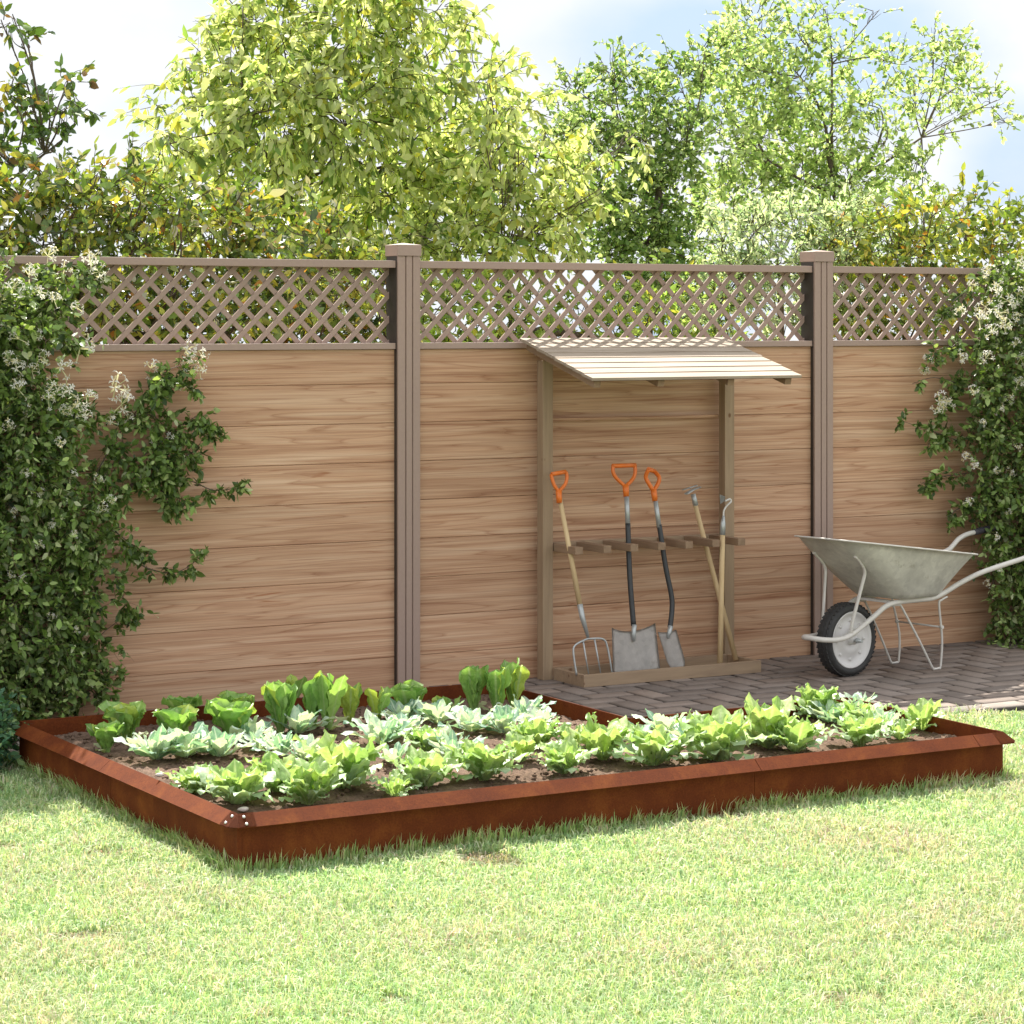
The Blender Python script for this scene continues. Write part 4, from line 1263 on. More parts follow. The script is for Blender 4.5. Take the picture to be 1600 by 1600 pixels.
def twig_leaves(T, per, L, Wr, pal, rg, spread=0.9, droop=0.2, jitter=0.0, hang=0.25, lvar=.3, up=.6, v0=0.12):
    n, s, _ = T.shape
    f = rg.uniform(v0, 1.0, (n, per)) * (s - 1 - 1e-6)
    i = f.astype(int); fr = (f - i)[..., None]
    row = np.arange(n)[:, None]
    P = T[row, i] * (1 - fr) + T[row, i + 1] * fr
    D = unit(T[row, i + 1] - T[row, i])
    N = n * per
    P = P.reshape(-1, 3); D = D.reshape(-1, 3)
    if jitter: P = P + rg.normal(0, jitter, P.shape)
    D = unit(D * 0.6 + unit(rg.normal(0, 1, (N, 3))) * spread + np.array([0, 0, -hang]))
    Ls = L * np.clip(1 + rg.normal(0, lvar, N), .35, 1.9)
    twc = 1 + np.repeat(rg.normal(0, .12, n), per)[:, None]
    return leaf_arrays(P, D, Ls, Ls * Wr, pick_cols(N, pal, rg) * twc, droop, rg, up)
def merge(parts):
    V, T, Q, C = [], [], [], []; o = 0
    for v, t, q, c in parts:
        V.append(v); C.append(c)
        if t is not None: T.append(t + o)
        if q is not None: Q.append(q + o)
        o += len(v)
    return np.concatenate(V), (np.concatenate(T) if T else None), (np.concatenate(Q) if Q else None), np.concatenate(C)
def px_r(rpx, p): return rpx * depth(p) / FPX

def tree(name, label, cat, trunk, clumps, Y, pal, leafL, Wr, tw_n, per, tw_len, seed, mat=M_LEAF, dy=0.35, down=.1, droop=.2, hang=.25,
         branch_r=0.012, group=None, twr=0.0035, trunk_r=0.05, spread=.9, hubs=None, limb_col=None, lvar=.3, core=None):
    """trunk: list of photo points (px,py,Y) from the ground up; clumps: (px,py,rpx[,dY[,density]])"""
    rg = np.random.default_rng(seed)
    tp = []
    for i, q in enumerate(trunk):
        if i == 0:
            v = at_y(q[0], q[1], q[2]); v.z = LZ; tp.append(v)
        else: tp.append(at_y(*q))
    root = empty(name, tp[0]); tag(root, label, cat, group)
    hub_pts = [at_y(*h) for h in hubs] if hubs else [tp[-1]]
    bmt = bmesh.new()
    add_tube(bmt, smooth_path(tp, 6), [trunk_r, trunk_r * .45], 10)
    for h in hub_pts:
        if (h - tp[-1]).length > .05:
            m = tp[-1].lerp(h, .5) + Vector(rg.normal(0, .05, 3))
            add_tube(bmt, smooth_path([tp[-1], m, h], 6), [trunk_r * .5, trunk_r * .3], 8)
    TW = []
    for c in clumps:
        dY = c[3] if len(c) > 3 else rg.uniform(-dy, dy)
        dens = c[4] if len(c) > 4 else 1.0
        p = at_y(c[0], c[1], Y + dY); r = px_r(c[2], p)
        h = min(hub_pts, key=lambda q: (q - p).length)
        m = h.lerp(p, .5) + Vector((rg.normal(0, .06), rg.normal(0, .06), -0.02 + abs(rg.normal(0, .05))))
        end = p + (p - h).normalized() * r * 0.5 if (p - h).length > .01 else p + Vector((0, 0, r * .5))
        add_tube(bmt, smooth_path([h, m, p, end], 5), [branch_r, branch_r * .3], 6)
        # secondary limbs
        for k in range(4):
            d = Vector(unit(rg.normal(0, 1, 3) + np.array([0, 0, .5]))) * r * rg.uniform(.6, 1.0)
            q0 = m.lerp(p, rg.uniform(.3, 1))
            add_tube(bmt, smooth_path([q0, q0.lerp(p + d, .5) + Vector(rg.normal(0, .02, 3)), p + d], 4), [branch_r * .55, branch_r * .2], 5)
        n = max(3, int(tw_n * dens * (c[2] / 80) ** 2))
        TW.append(make_twigs(np.array(p), np.array([r, max(r * .9, .2), r]), n, tw_len, rg, down))
    child('trunk', bmt, M_BARK if limb_col is None else limb_col, root)
    T = np.concatenate(TW)
    v, q = twig_tubes(T, twr)
    tc = np.tile(np.array([0.10, 0.085, 0.05]), (len(v), 1))
    parts = [(v, None, q, tc), twig_leaves(T, per, leafL, Wr, pal, rg, droop=droop, hang=hang, spread=spread, lvar=lvar)]
    V, Tt, Q, C = merge(parts)
    child('crown', np_mesh('crown', V, Tt, Q, C), mat, root)
    return root

# hedge / shrubs and trees beyond the fence -----------------------------------------------------
P_PALE = [(5, (0.50, 0.58, 0.26)), (4, (0.38, 0.48, 0.17)), (4, (0.62, 0.67, 0.38)), (1, (0.50, 0.50, 0.10)), (2, (0.16, 0.26, 0.06))]
P_HEDGE = [(5, (0.17, 0.27, 0.06)), (5, (0.32, 0.40, 0.08)), (2.2, (0.55, 0.54, 0.10)), (.6, (0.50, 0.25, 0.06)), (2, (0.08, 0.14, 0.04)), (1.6, (0.45, 0.45, 0.33))]
P_DARK = [(5, (0.075, 0.14, 0.035)), (3, (0.15, 0.25, 0.05)), (1, (0.36, 0.34, 0.06)), (.6, (0.26, 0.16, 0.08))]
P_LIGHT = [(5, (0.44, 0.56, 0.27)), (3, (0.32, 0.45, 0.17)), (3, (0.58, 0.66, 0.40)), (1, (0.15, 0.26, 0.07))]
P_MID = [(4, (0.20, 0.31, 0.10)), (4, (0.12, 0.22, 0.06)), (2, (0.32, 0.42, 0.15))]
P_SILV = [(4, (0.42, 0.52, 0.36)), (3, (0.55, 0.62, 0.45)), (2, (0.25, 0.38, 0.20))]

tree('broad_pale_tree', 'big pale yellow-green tree with drooping leaves behind the left half of the fence', 'tree',
     [(440, 900, 13.6), (442, 560, 13.6), (444, 400, 13.6), (440, 300, 13.6)],
     [(440, 60, 95), (560, 40, 95), (650, 100, 90), (350, 110, 70), (310, 180, 70), (430, 170, 110), (540, 180, 110), (650, 210, 105), (735, 150, 65), (760, 235, 60),
      (400, 280, 95), (500, 300, 100), (610, 310, 95), (690, 320, 80), (265, 225, 40), (300, 290, 60), (450, -10, 70), (570, -50, 90), (380, 10, 45), (680, 20, 50), (470, 400, 80), (560, 430, 70)],
     13.6, P_PALE, 0.070, 0.215, 62, 12, 0.26, 21, M_LEAF, 0.35, .14, .25, .55, 0.007, trunk_r=0.03, hubs=[(440, 250, 13.6), (540, 200, 13.7), (600, 260, 13.5), (380, 200, 13.6)])
tree('loose_pale_tree', 'pale leafy tree with an arching spray to the right, behind the near fence post', 'tree',
     [(790, 900, 12.9), (800, 560, 12.9), (790, 400, 12.9)],
     [(790, 310, 60), (850, 300, 60), (905, 275, 40), (950, 235, 26), (985, 215, 15), (735, 350, 60), (820, 370, 65), (885, 350, 45), (700, 395, 50), (660, 370, 45), (640, 400, 40), (760, 230, 40), (810, 240, 40), (800, 175, 36), (850, 215, 34), (765, 130, 30), (870, 250, 30), (930, 300, 30), (700, 470, 45, 0, .5), (820, 480, 50, 0, .35)],
     12.9, P_PALE, 0.066, 0.22, 66, 12, 0.21, 22, M_LEAF, 0.25, .14, .25, .5, 0.006, trunk_r=0.025)
tree('dark_leaved_tree', 'dark glossy-leaved tree reaching in at the left edge of the photo', 'tree',
     [(-150, 900, 12.4), (-130, 500, 12.4), (-60, 330, 12.4)],
     [(5, 40, 14), (22, 30, 9), (42, 65, 6), (10, 145, 20), (45, 160, 18), (75, 150, 20), (105, 130, 16), (125, 170, 16), (60, 200, 20), (95, 180, 16), (-60, 100, 40), (-80, 220, 60), (0, 235, 26), (80, 235, 14), (-150, 150, 60)],
     12.4, P_DARK, 0.056, 0.30, 190, 6, 0.11, 23, M_LEAFG, 0.15, .05, .2, .1, 0.006, trunk_r=0.022, hubs=[(20, 260, 12.4), (70, 240, 12.4)])
tree('small_leaved_tree', 'leafy green tree with a dark heart behind the rack roof', 'tree',
     [(1010, 900, 13.8), (1015, 520, 13.8), (1018, 400, 13.8), (1028, 290, 13.8)],
     [(960, 110, 40), (900, 150, 36), (925, 200, 45), (1000, 150, 50), (1060, 130, 50), (880, 230, 36), (950, 250, 60, 0, 1.1), (1020, 230, 60, 0, 1.1), (1070, 220, 50), (1000, 320, 60, 0, 1.3), (1060, 310, 50, 0, 1.1), (950, 340, 50, 0, 1.2), (1010, 390, 60, 0, 1.4), (1080, 380, 45, 0, 1.1), (950, 400, 45, 0, 1.2), (1100, 90, 34), (870, 180, 25), (1130, 450, 60), (1060, 470, 60), (980, 470, 50)],
     13.8, P_MID + [(9, (0.42, 0.53, 0.26))], 0.036, 0.34, 190, 11, 0.16, 24, M_LEAF, 0.3, .03, .1, .05, 0.006, trunk_r=0.028, hubs=[(1028, 290, 13.8), (990, 240, 13.8), (1070, 230, 13.8), (1010, 380, 13.8)])
tree('airy_tree', 'tall airy light green tree with bare dark branches showing, at the right against the sky', 'tree',
     [(1350, 900, 14.8), (1345, 520, 14.8), (1330, 380, 14.8), (1300, 300, 14.8)],
     [(1140, 90, 50), (1180, 40, 48), (1120, 150, 40), (1190, 130, 55), (1250, 60, 40), (1250, 150, 50), (1200, 210, 60), (1140, 230, 50), (1290, 210, 60), (1320, 90, 34), (1340, 160, 40), (1400, 100, 34),
      (1430, 150, 40), (1480, 90, 34), (1510, 130, 34), (1480, 190, 30), (1550, 160, 22), (1570, 190, 14), (1380, 230, 40), (1430, 270, 34), (1250, 280, 60), (1330, 290, 50), (1390, 320, 40), (1190, 300, 60), (1460, 60, 24), (1290, 20, 22), (1370, 20, 10), (1130, 310, 50), (1440, 350, 40), (1300, 350, 60)],
     14.8, P_LIGHT, 0.038, 0.36, 200, 11, 0.17, 25, M_LEAF, 0.35, .0, .1, .05, 0.006, trunk_r=0.028, hubs=[(1290, 230, 14.8), (1330, 300, 14.8), (1250, 120, 14.8), (1380, 200, 14.8), (1440, 215, 14.8), (1200, 250, 14.8), (1300, 100, 14.8)])
tree('silvery_shrub', 'feathery silver-green shrub left of the far fence post', 'shrub',
     [(1220, 900, 12.1), (1220, 500, 12.1), (1220, 430, 12.1)],
     [(1130, 375, 40), (1180, 360, 42), (1240, 355, 45), (1300, 360, 42), (1350, 350, 34), (1150, 420, 45), (1220, 410, 50), (1290, 410, 45), (1350, 400, 34), (1130, 470, 50, 0, .8), (1210, 480, 55, 0, .8), (1290, 480, 50, 0, .8), (1350, 470, 50, 0, .8), (1170, 340, 24), (1320, 330, 24)],
     12.1, P_SILV, 0.042, 0.17, 160, 13, 0.16, 26, M_LEAF, 0.2, -.02, .15, .0, 0.006, trunk_r=0.03, hubs=[(1160, 430, 12.1), (1220, 430, 12.1), (1300, 430, 12.1)])
def hedge(name, label, x0, x1, step, tops, Y, seed, pal=P_HEDGE, L=.056, dens=1.0, n=95, bottom=600, mat=M_LEAFG):
    rg = np.random.default_rng(seed)
    cl = []
    x = x0
    while x <= x1:
        top = np.interp(x, [t[0] for t in tops], [t[1] for t in tops])
        y = top + 38
        while y < bottom:
            cl.append((x + rg.uniform(-12, 12), y + rg.uniform(-10, 10), 48, rg.uniform(-.2, .25), dens))
            y += 62
        x += step
    st = [((x0 + x1) / 2, 900, Y + .1), ((x0 + x1) / 2, 620, Y + .1), ((x0 + x1) / 2, 520, Y + .1)]
    hubs = [(x0 + (x1 - x0) * k / 6, 560, Y + .1) for k in range(7)]
    return tree(name, label, 'hedge', st, cl, Y, pal, L, .24, n, 9, 0.18, seed, mat, .1, .0, .2, .15, .007, trunk_r=.04, hubs=hubs)
hedge('photinia_hedge', 'hedge with green, yellow and orange glossy leaves behind the left fence panel', -220, 620, 62,
      [(-220, 270), (0, 285), (100, 262), (200, 255), (300, 295), (400, 312), (500, 345), (620, 385)], 11.7, 31)
hedge('photinia_hedge', 'hedge with yellow and orange tinted leaves behind the far right fence panel', 1330, 1800, 58,
      [(1330, 345), (1400, 315), (1450, 300), (1500, 292), (1560, 318), (1600, 335), (1800, 330)], 11.9, 32,
      [(6, (0.20, 0.30, 0.06)), (5, (0.38, 0.45, 0.09)), (2.4, (0.58, 0.55, 0.10)), (.5, (0.52, 0.27, 0.06)), (1.4, (0.09, 0.15, 0.04))])
hedge('thin_hedge', 'thin sunlit green hedge seen through the lattice between the two posts', 640, 1130, 66, [(640, 440), (800, 455), (1130, 440)], 12.4, 33,
      [(4, (0.30, 0.42, 0.10)), (3, (0.20, 0.31, 0.08)), (1, (0.50, 0.50, 0.08)), (2, (0.42, 0.52, 0.2))], .052, 1.0, 80, 640, M_LEAF)

# ------------------------------------------------------------------ honeysuckle on the fence
P_VINE = [(5, (0.115, 0.185, 0.045)), (4, (0.18, 0.28, 0.065)), (2.4, (0.34, 0.44, 0.16)), (2, (0.06, 0.105, 0.03)), (.8, (.45, .50, .28))]
def flower_mesh(seed):
    rg = np.random.default_rng(seed)
    V, T, C = [], [], []
    n = 7
    o = 0
    for k in range(n):
        d = unit(rg.normal(0, 1, 3) + np.array([0, -0.9, .3])); L = rg.uniform(.026, .046)
        s = unit(np.cross(d, rg.normal(0, 1, 3))); m = d * L
        # thin tube
        w = .0022
        q = [s * w * .6, -s * w * .6, m - s * w * 1.2, m + s * w * 1.2]
        V += q; T += [(o, o + 1, o + 2), (o, o + 2, o + 3)]; C += [(.72, .70, .42)] * 4; o += 4
        # four back-curled petals
        for j in range(5):
            a = j * 1.257 + rg.uniform(-.3, .3)
            e2 = unit(np.cross(d, s)); out = s * math.cos(a) + e2 * math.sin(a); pl = rg.uniform(.013, .022)
            side = unit(np.cross(out, d)) * .0036
            V += [m, m + out * pl * .6 + d * pl * .5 + side, m + out * pl * .6 + d * pl * .5 - side, m + out * pl * 1.1 + d * pl * .15]
            T += [(o, o + 1, o + 2), (o + 1, o + 3, o + 2)]; C += [(.84, .82, .74) if rg.random() > .25 else (.80, .72, .42)] * 4; o += 4
    return np_mesh('flower', np.array(V), np.array(T), None, np.array(C))
FM = [flower_mesh(s) for s in range(5)]
for m_ in FM: m_.materials.append(M_PETAL)
def vine(name, label, bulk, arms, flowers, stems, seed, n_bulk, extra=None, mod=0.0):
    rg = np.random.default_rng(seed)
    base = at_y(*stems[0][0]); base.z = 0
    root = empty(name, base); tag(root, label, 'climbing plant', 'honeysuckles climbing the fence')
    TW = []
    # bulk twigs
    (ys, xedge, xo) = bulk
    n = n_bulk
    py = rg.uniform(ys[0], ys[-1], n)
    xe = np.interp(py, ys, xedge)
    xe = xe + (-34 if xo < 800 else 34)
    px = xo + (xe - xo) * rg.uniform(0, 1, n) ** 0.85
    py = py + 16 * np.sin(px * .06)
    hole = np.sin(px * .052 + 1.7 * np.sin(py * .031)) * np.cos(py * .041 + 1.1 * np.sin(px * .027))
    ok = hole < 0.72 + .3 * rg.random(n); px, py = px[ok], py[ok]; n = len(px)
    dep = rg.uniform(0, 1, n)
    starts = []
    for a, b, c in zip(px, py, dep):
        edge = min(1.0, abs(np.interp(b, ys, xedge) - a) / 110.0)
        edge *= 0.55 + 0.45 * math.sin(a * .045 + 2.0 * math.sin(b * .021)) * math.cos(b * .033 + a * .012)
        Y = 9.985 - 0.05 - c * (0.08 + 0.30 * edge)
        starts.append(at_y(a, b, Y))
    S = np.array(starts)
    d = unit(rg.normal(0, 1, (n, 3)) * np.array([1, .5, .8]) + np.array([0, -.55, .1]))
    pts = [S]; lenf = np.where(rg.random((n, 1)) < .12, 2.0, rg.uniform(.5, 1.1, (n, 1)))
    for s in range(5):
        d = unit(d + rg.normal(0, .2, (n, 3)) + np.array([0, -.02, -.12])); nxt = pts[-1] + d * 0.030 * lenf * rg.uniform(.7, 1.3, (n, 1))
        nxt[:, 1] = np.minimum(nxt[:, 1], np.where(nxt[:, 2] < 1.55, FY - .02, 10.4)); pts.append(nxt)
    TW.append(np.stack(pts, 1))
    # arms: polylines with side twigs
    bms = bmesh.new()
    for arm in arms:
        P = smooth_path([at_y(x, y, 9.93 - .02 * (i % 2)) for i, (x, y) in enumerate(arm[0])], 6)
        add_tube(bms, P, [0.0035, 0.0012], 5)
        k = int(len(P) * arm[1]); idx = rg.integers(0, len(P), k)
        S = np.array([P[i] for i in idx]) + rg.normal(0, .006, (k, 3))
        d = unit(rg.normal(0, 1, (k, 3)) * np.array([1, .5, 1]) + np.array([0, -.35, -.1]))
        pts = [S]; st = arm[2] / 5
        for s in range(5):
            d = unit(d + rg.normal(0, .2, (k, 3)) + np.array([0, 0, -.12])); nxt = pts[-1] + d * st * rg.uniform(.6, 1.3, (k, 1)); nxt[:, 1] = np.minimum(nxt[:, 1], FY - .012); pts.append(nxt)
        TW.append(np.stack(pts, 1))
    for st in stems:
        add_tube(bms, smooth_path([at_y(x, y, Y) if i else Vector((at_y(x, y, Y).x, at_y(x, y, Y).y, 0)) for i, (x, y, Y) in enumerate(st)], 6), [0.008, 0.004], 6)
    child('stems', bms, M_BARK, root)
    T = np.concatenate(TW)
    v, q = twig_tubes(T, .0014)
    tc = np.tile(np.array([0.16, 0.10, 0.06]), (len(v), 1))
    lf = twig_leaves(T, 10, 0.033, .28, P_VINE, rg, droop=.2, hang=.2, spread=.9, lvar=.3)
    V, Tt, Q, C = merge([(v, None, q, tc), lf])
    child('foliage', np_mesh('foliage', V, Tt, Q, C), M_VINE, root)
    for i, f in enumerate(flowers):
        fx, fy = f[0], f[1]
        sc = (f[2] if len(f) > 2 else 1.0) * (.82 if fy < 640 else .62)
        p = at_y(fx, fy, f[3] if len(f) > 3 else 9.66 + rg.uniform(-.03, .06))
        o = bpy.data.objects.new('flower', FM[i % 5]); COL.objects.link(o); o.parent = root
        o.location = p - base; o.rotation_euler = (rg.uniform(-.6, .6), rg.uniform(-.8, .8), rg.uniform(-.7, .7)); o.scale = (sc,) * 3
    return root
LF = [(75, 400, 1.3, 9.9), (140, 405, 1.3, 9.9), (155, 425, 1.1, 9.9), (100, 420, 1, 9.9), (20, 450, 1.2), (5, 468, 1.1), (125, 545, 1.6, 9.85), (60, 520), (70, 560), (95, 575, 1.2), (50, 580), (25, 575, 1.2), (85, 600),
      (180, 605, 1.8, 9.87), (190, 632, 1.4, 9.87), (235, 575, 1.2, 9.93), (290, 550, 1.3, 9.93), (310, 548, 1.2, 9.93), (312, 580, 1.1, 9.93), (290, 572, .9, 9.93), (285, 605, .9, 9.93), (105, 612, 1.3), (118, 630, 1.2), (100, 640, 1.1),
      (130, 650, 1.2), (75, 625), (30, 610, 1.2), (12, 660, 1.1), (95, 690), (40, 740, .9), (30, 720, .9), (110, 745, 1.1, 9.8), (155, 745, .9), (175, 660, 1.1, 9.87), (200, 655, 1, 9.9), (258, 655, 1, 9.93), (240, 690, .9, 9.93),
      (265, 680, 1, 9.93), (295, 720, 1, 9.93), (60, 770, 1), (20, 800, .9), (85, 820, .9), (160, 790, 1), (175, 780, .9), (60, 850, .9), (115, 835, .8), (35, 905, .9), (80, 960, .8), (15, 900, .8), (75, 1000, .8), (120, 985, .7),
      (45, 430, 1.2), (0, 500, 1), (85, 470, 1), (60, 455, 1), (120, 480, .9), (30, 530, 1.1), (45, 640, 1), (15, 560, 1), (135, 620, 1.1)]
vine('honeysuckle', 'flowering honeysuckle climbing the left end of the fence with long side shoots', 
     ([435, 465, 505, 530, 570, 620, 650, 690, 740, 800, 860, 900, 960, 1020, 1060, 1110], [60, 120, 125, 95, 85, 105, 125, 130, 150, 185, 195, 185, 170, 185, 165, 90], -160),
     [([(100, 470), (125, 440), (150, 425)], 1.8, .07), ([(60, 430), (75, 410)], 1.5, .06), ([(90, 530), (110, 538), (122, 545)], 1.2, .04),
      ([(90, 620), (120, 640), (140, 655)], 2.2, .08),
      ([(150, 740), (185, 680), (215, 640), (240, 600), (270, 575), (308, 572)], 1.9, .09), ([(205, 650), (240, 650), (262, 680), (270, 720)], 2.0, .09), ([(150, 760), (190, 700), (185, 640)], 1.6, .08),
      ([(200, 730), (240, 700), (280, 668), (312, 650), (325, 668)], 1.4, .07), ([(312, 660), (330, 672), (343, 684)], .8, .04), ([(160, 790), (210, 755), (250, 735), (285, 715), (310, 700)], 1.8, .09),
      ([(180, 780), (230, 745), (265, 745), (280, 775), (278, 795)], 1.7, .08), ([(250, 740), (300, 752), (330, 765), (360, 764), (392, 752)], .9, .045),
      ([(150, 800), (200, 760), (240, 730), (275, 700)], 2.0, .1), ([(180, 830), (205, 850), (225, 860)], 1.3, .06), ([(190, 860), (225, 885), (262, 895), (290, 888), (325, 860)], .8, .045),
      ([(180, 900), (195, 940), (205, 965)], 1.0, .05), ([(120, 1105), (132, 1060), (142, 1020), (160, 990), (200, 960)], 1.0, .07), ([(135, 1060), (165, 1050), (195, 1058)], 1.0, .05), ([(130, 1085), (150, 1075), (165, 1085)], 1.2, .05),
      ([(255, 590), (285, 600), (300, 610)], 1.2, .06), ([(250, 760), (265, 790), (280, 800)], 1.0, .05)],
     LF, [[(40, 1125, 9.93), (60, 950, 9.93), (40, 700, 9.95), (60, 520, 9.95)], [(118, 1112, 9.93), (135, 1040, 9.93), (150, 950, 9.93), (140, 800, 9.95)], [(-30, 1130, 9.93), (-10, 900, 9.93), (0, 600, 9.95)]], 51, 3300)
RF = [(1545, 425, 1.3, 9.8), (1590, 415, 1.3, 9.8), (1540, 480, 1.4), (1560, 490, 1.4), (1575, 470, 1.3), (1590, 460, 1.2), (1530, 500, 1.2), (1520, 445, 1.0, 9.9), (1470, 625, 1.5, 9.85), (1462, 640, 1.3, 9.85), (1480, 632, 1.2, 9.85), (1500, 560, 1.1), (1450, 560, .9, 9.93), (1445, 580, .9, 9.93),
      (1540, 560, 1.1), (1585, 540, 1.2), (1560, 640, 1.0), (1575, 620, 1.1), (1520, 610, .9), (1590, 600, 1.0), (1510, 715, 1.2), (1525, 730, 1.1), (1580, 735, 1.1), (1555, 735, .9), (1512, 785, 1.0), (1575, 800, 1.0), (1560, 890, .9), (1545, 910, .9), (1590, 700, 1.0), (1595, 560, 1.1), (1535, 660, .9), (1555, 840, .9), (1500, 480, 1), (1570, 510, 1.2), (1550, 520, 1.2), (1590, 500, 1.2), (1555, 450, 1.2)]
vine('honeysuckle', 'flowering honeysuckle climbing the right end of the fence above the wheelbarrow handles',
     ([425, 470, 520, 560, 600, 640, 690, 740, 780, 830, 880, 930, 1000], [1520, 1505, 1500, 1490, 1480, 1478, 1485, 1500, 1488, 1500, 1505, 1518, 1530], 1800),
     [([(1520, 450), (1490, 470), (1470, 500)], 1.2, .07), ([(1510, 540), (1470, 545), (1450, 575)], 1.6, .07), ([(1500, 600), (1460, 590), (1425, 600)], 1.1, .05), ([(1500, 690), (1460, 675), (1410, 658)], 1.5, .05),
      ([(1510, 740), (1470, 745), (1440, 755)], 1.8, .06), ([(1490, 620), (1470, 640), (1465, 650)], 1.5, .06), ([(1480, 680), (1455, 690), (1448, 702)], 1.1, .05), ([(1540, 430), (1560, 415), (1590, 412)], 1.4, .06), ([(1510, 790), (1490, 800), (1485, 820)], 1.5, .05)],
     RF, [[(1560, 1000, 9.93), (1550, 850, 9.93), (1560, 600, 9.95)], [(1600, 995, 9.93), (1610, 800, 9.93), (1590, 500, 9.95)], [(1680, 990, 9.93), (1670, 700, 9.93)]], 52, 3000)

# small blue-green shrub at the left end of the bed
def round_shrub():
    rg = np.random.default_rng(61)
    root = empty('small_shrub', (2.80, 9.12, LZ)); tag(root, 'small blue-green shrub at the left end of the rusty bed', 'shrub')
    c = np.array([2.80, 9.14, 0.12])
    T = make_twigs(c, np.array([.13, .2, .16]), 420, .09, rg, -.05, 5)
    T[..., 2] = np.maximum(T[..., 2], LZ + .004)
    v, q = twig_tubes(T, .0015)
    V, Tt, Q, C = merge([(v, None, q, np.tile(np.array([.08, .07, .05]), (len(v), 1))), twig_leaves(T, 9, .028, .26, [(4, (.07, .17, .09)), (3, (.12, .24, .11)), (1, (.22, .33, .12))], rg)])
    child('foliage', np_mesh('foliage', V, Tt, Q, C), M_VINE, root)
    bm = bmesh.new()
    for k in range(7):
        d = Vector(rg.normal(0, .07, 3)); add_tube(bm, [(2.80, 9.12, LZ), Vector((2.80, 9.14, .1)) + Vector((d.x, d.y, 0))], [.007, .003], 6)
    child('stems', bm, M_BARK, root)
round_shrub()

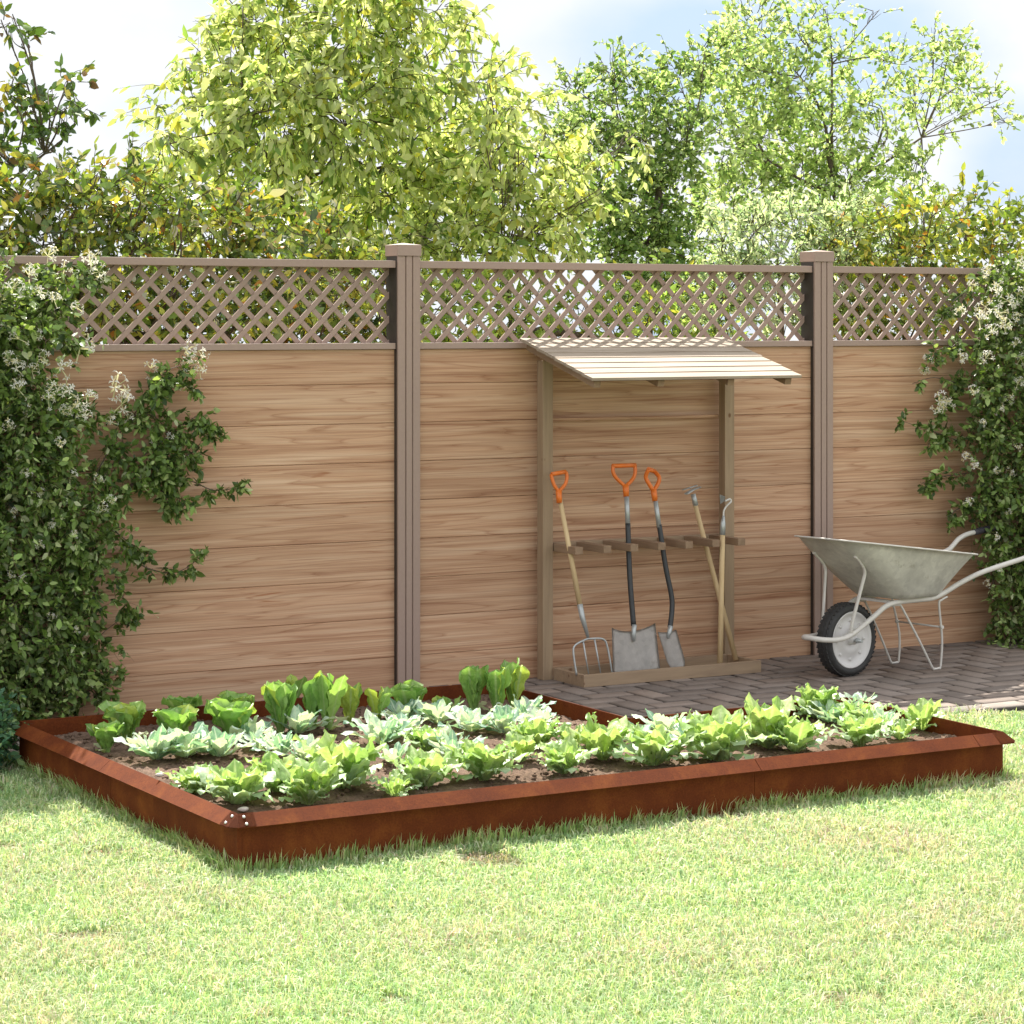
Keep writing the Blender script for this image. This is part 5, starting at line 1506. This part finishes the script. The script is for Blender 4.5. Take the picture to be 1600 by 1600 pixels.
# ------------------------------------------------------------------ grass
def grass():
    rg = np.random.default_rng(71)
    from mathutils import noise as mn
    def vis(x, y):
        Z = x * cos(YAW) + y * sin(YAW); X = x * sin(YAW) - y * cos(YAW)
        return Z, X
    # candidate region in camera coordinates
    N = 430000
    Z = rg.uniform(5.45, 10.6, N); X = rg.uniform(-1.0, 1.0, N) * (Z * 0.225 + 0.45)
    x = Z * cos(YAW) + X * sin(YAW); y = Z * sin(YAW) - X * cos(YAW)
    ok = ~((x > BX0 - .004) & (x < BX1 + .004) & (y > BY0 - .004) & (y < BYN + .01)) & ~((x > BX0 - .004) & (x < BXN) & (y > BY0) & (y < BY1 + .004))
    ok &= ~((y > PATIO_Y0 - .012) & (x > BX0)) & (y < 9.85) & ~((x > BXN - .01) & (x < BX1) & (y > BYN))
    keep = rg.random(N) < np.clip(1.25 - 0.08 * (Z - 5.5), .45, 1)
    x, y, Z = x[ok & keep], y[ok & keep], Z[ok & keep]
    # patchiness
    n = len(x)
    def fbm(sx, off):
        g = rg.normal(0, 1, (64, 64))
        u = (x * sx + off) % 63; v_ = (y * sx + off * 2) % 63
        i, j = u.astype(int), v_.astype(int); fu, fv = u - i, v_ - j
        fu = fu * fu * (3 - 2 * fu); fv = fv * fv * (3 - 2 * fv)
        return (g[i, j] * (1 - fu) * (1 - fv) + g[i + 1, j] * fu * (1 - fv) + g[i, j + 1] * (1 - fu) * fv + g[i + 1, j + 1] * fu * fv)
    A, B, Cc = fbm(2.2, 3.), fbm(7., 11.), fbm(22., 5.)
    patch = .5 * A + .6 * B + .5 * Cc
    dark = (fbm(4.0, 20.) + .5 * fbm(13., 2.)) > 1.75           # thin spots
    L = rg.uniform(.026, .062, n) * (1 + .16 * patch)
    L[dark] *= .5
    # longer at the foot of the bed and shaded left side
    dx = np.maximum(np.maximum(BX0 - x, x - BX1), 0); dyf = np.maximum(BY0 - y, 0)
    dist = np.hypot(dx, dyf)
    dist = np.where((y > BYN) & (x > BX1 - .1), 1, dist)
    nearb = dist < .05
    tuft = np.clip(.75 + .45 * fbm(9., 31.) + .3 * fbm(25., 8.), 0.1, 1.6)
    L = np.where(nearb, np.minimum(L * (1 + rg.uniform(0, 1.3, n) * tuft), .085), L)
    edgep = (np.abs(y - PATIO_Y0) < .05) & (x > BX1)
    L = np.where(edgep, L * rg.uniform(1.1, 1.7, n), L)
    lean_ = rg.uniform(.25, 1.5, n); az = rg.uniform(0, 2 * pi, n)
    az = np.where(nearb & (rg.random(n) < .7), np.arctan2(-np.where(dyf > 0, 1, 0), np.sign(x - 4.5) * np.where(dx > 0, 1, .2)), az)
    lean_ = np.where(nearb, lean_ * .6, lean_)
    w = rg.uniform(.0012, .0028, n) * (Z / 7.)
    P = np.stack([x, y, np.full(n, LZ - .001)], 1)
    d = np.stack([np.cos(az), np.sin(az), np.zeros(n)], 1)
    s = np.stack([-np.sin(az), np.cos(az), np.zeros(n)], 1)
    tw = rg.uniform(-1.2, 1.2, n)[:, None]; s = unit(s * np.cos(tw) + d * np.sin(tw))
    Lc = L[:, None]; ln = lean_[:, None]; w = w[:, None]
    m1 = P + d * Lc * ln * .28 + np.array([0, 0, 1.]) * Lc * .55
    m2 = P + d * Lc * ln * .8 + np.array([0, 0, 1.]) * Lc * np.maximum(.25, 1 - .42 * ln)
    V = np.stack([P - s * w, P + s * w, m1 - s * w * .85, m1 + s * w * .85, m2], 1).reshape(-1, 3)
    b = (np.arange(n) * 5)[:, None]
    Q = b + np.array([[0, 1, 3, 2]]); T = b + np.array([[2, 3, 4]])
    c = np.empty((n, 3))
    k = rg.random(n) + .10 * patch
    c[:] = (.40, .52, .24)
    c[k < .30] = (.27, .42, .18)
    c[(k > .52) & (k < .72)] = (.50, .58, .29)
    c[(k >= .72) & (k < .92)] = (.60, .62, .40)
    c[k >= .92] = (.56, .46, .34)
    c[dark] *= np.array([.72, .58, .62])
    c *= (1 + rg.normal(0, .12, (n, 1)))
    c[:, 1] *= 1 - .03 * A
    c[nearb] *= np.array([1.0, 1.05, .85])
    c = np.clip(c * np.array([1.10, 1.10, 1.20]), .02, .8)
    me = np_mesh('grass', V, T, Q, np.repeat(c, 5, axis=0))
    tag(link('grass', me, M_GRASS), kind='stuff', label='short sunlit lawn grass in front of the rusty bed', cat='grass')
grass()
# a few tall seed blades against the planter wall
def tall_blades():
    rg = np.random.default_rng(81)
    V, T, Q, C = [], [], [], []
    spots = []
    for k in range(230):
        if rg.random() < .7: spots.append((rg.uniform(BX0, BX1), BY0 - rg.uniform(.012, .05)))
        else: spots.append((BX0 - rg.uniform(.015, .05), rg.uniform(BY0, BY1)))
    o = 0
    for x, y in spots:
        L = rg.uniform(.05, .095) ; a = rg.uniform(0, 6.28); ln = rg.uniform(.1, .6); w = .0015
        d = np.array([math.cos(a), -abs(math.sin(a)) * .7, 0]); s = np.array([-math.sin(a), math.cos(a), 0])
        p = np.array([x, y, LZ]); m = p + d * L * ln * .3 + np.array([0, 0, L * .6]); e = p + d * L * ln + np.array([0, 0, L * (1 - .2 * ln)])
        V += [p - s * w, p + s * w, m - s * w, m + s * w, e]
        Q.append((o, o + 1, o + 3, o + 2)); T.append((o + 2, o + 3, o + 4)); o += 5
        C += [(.62, .62, .34) if rg.random() < .4 else (.32, .46, .14)] * 5
    me = np_mesh('tall_grass', np.array(V), np.array(T), np.array(Q), np.array(C))
    tag(link('tall_grass', me, M_GRASS), kind='stuff', label='longer grass blades growing against the foot of the rusty bed', cat='grass')
tall_blades()
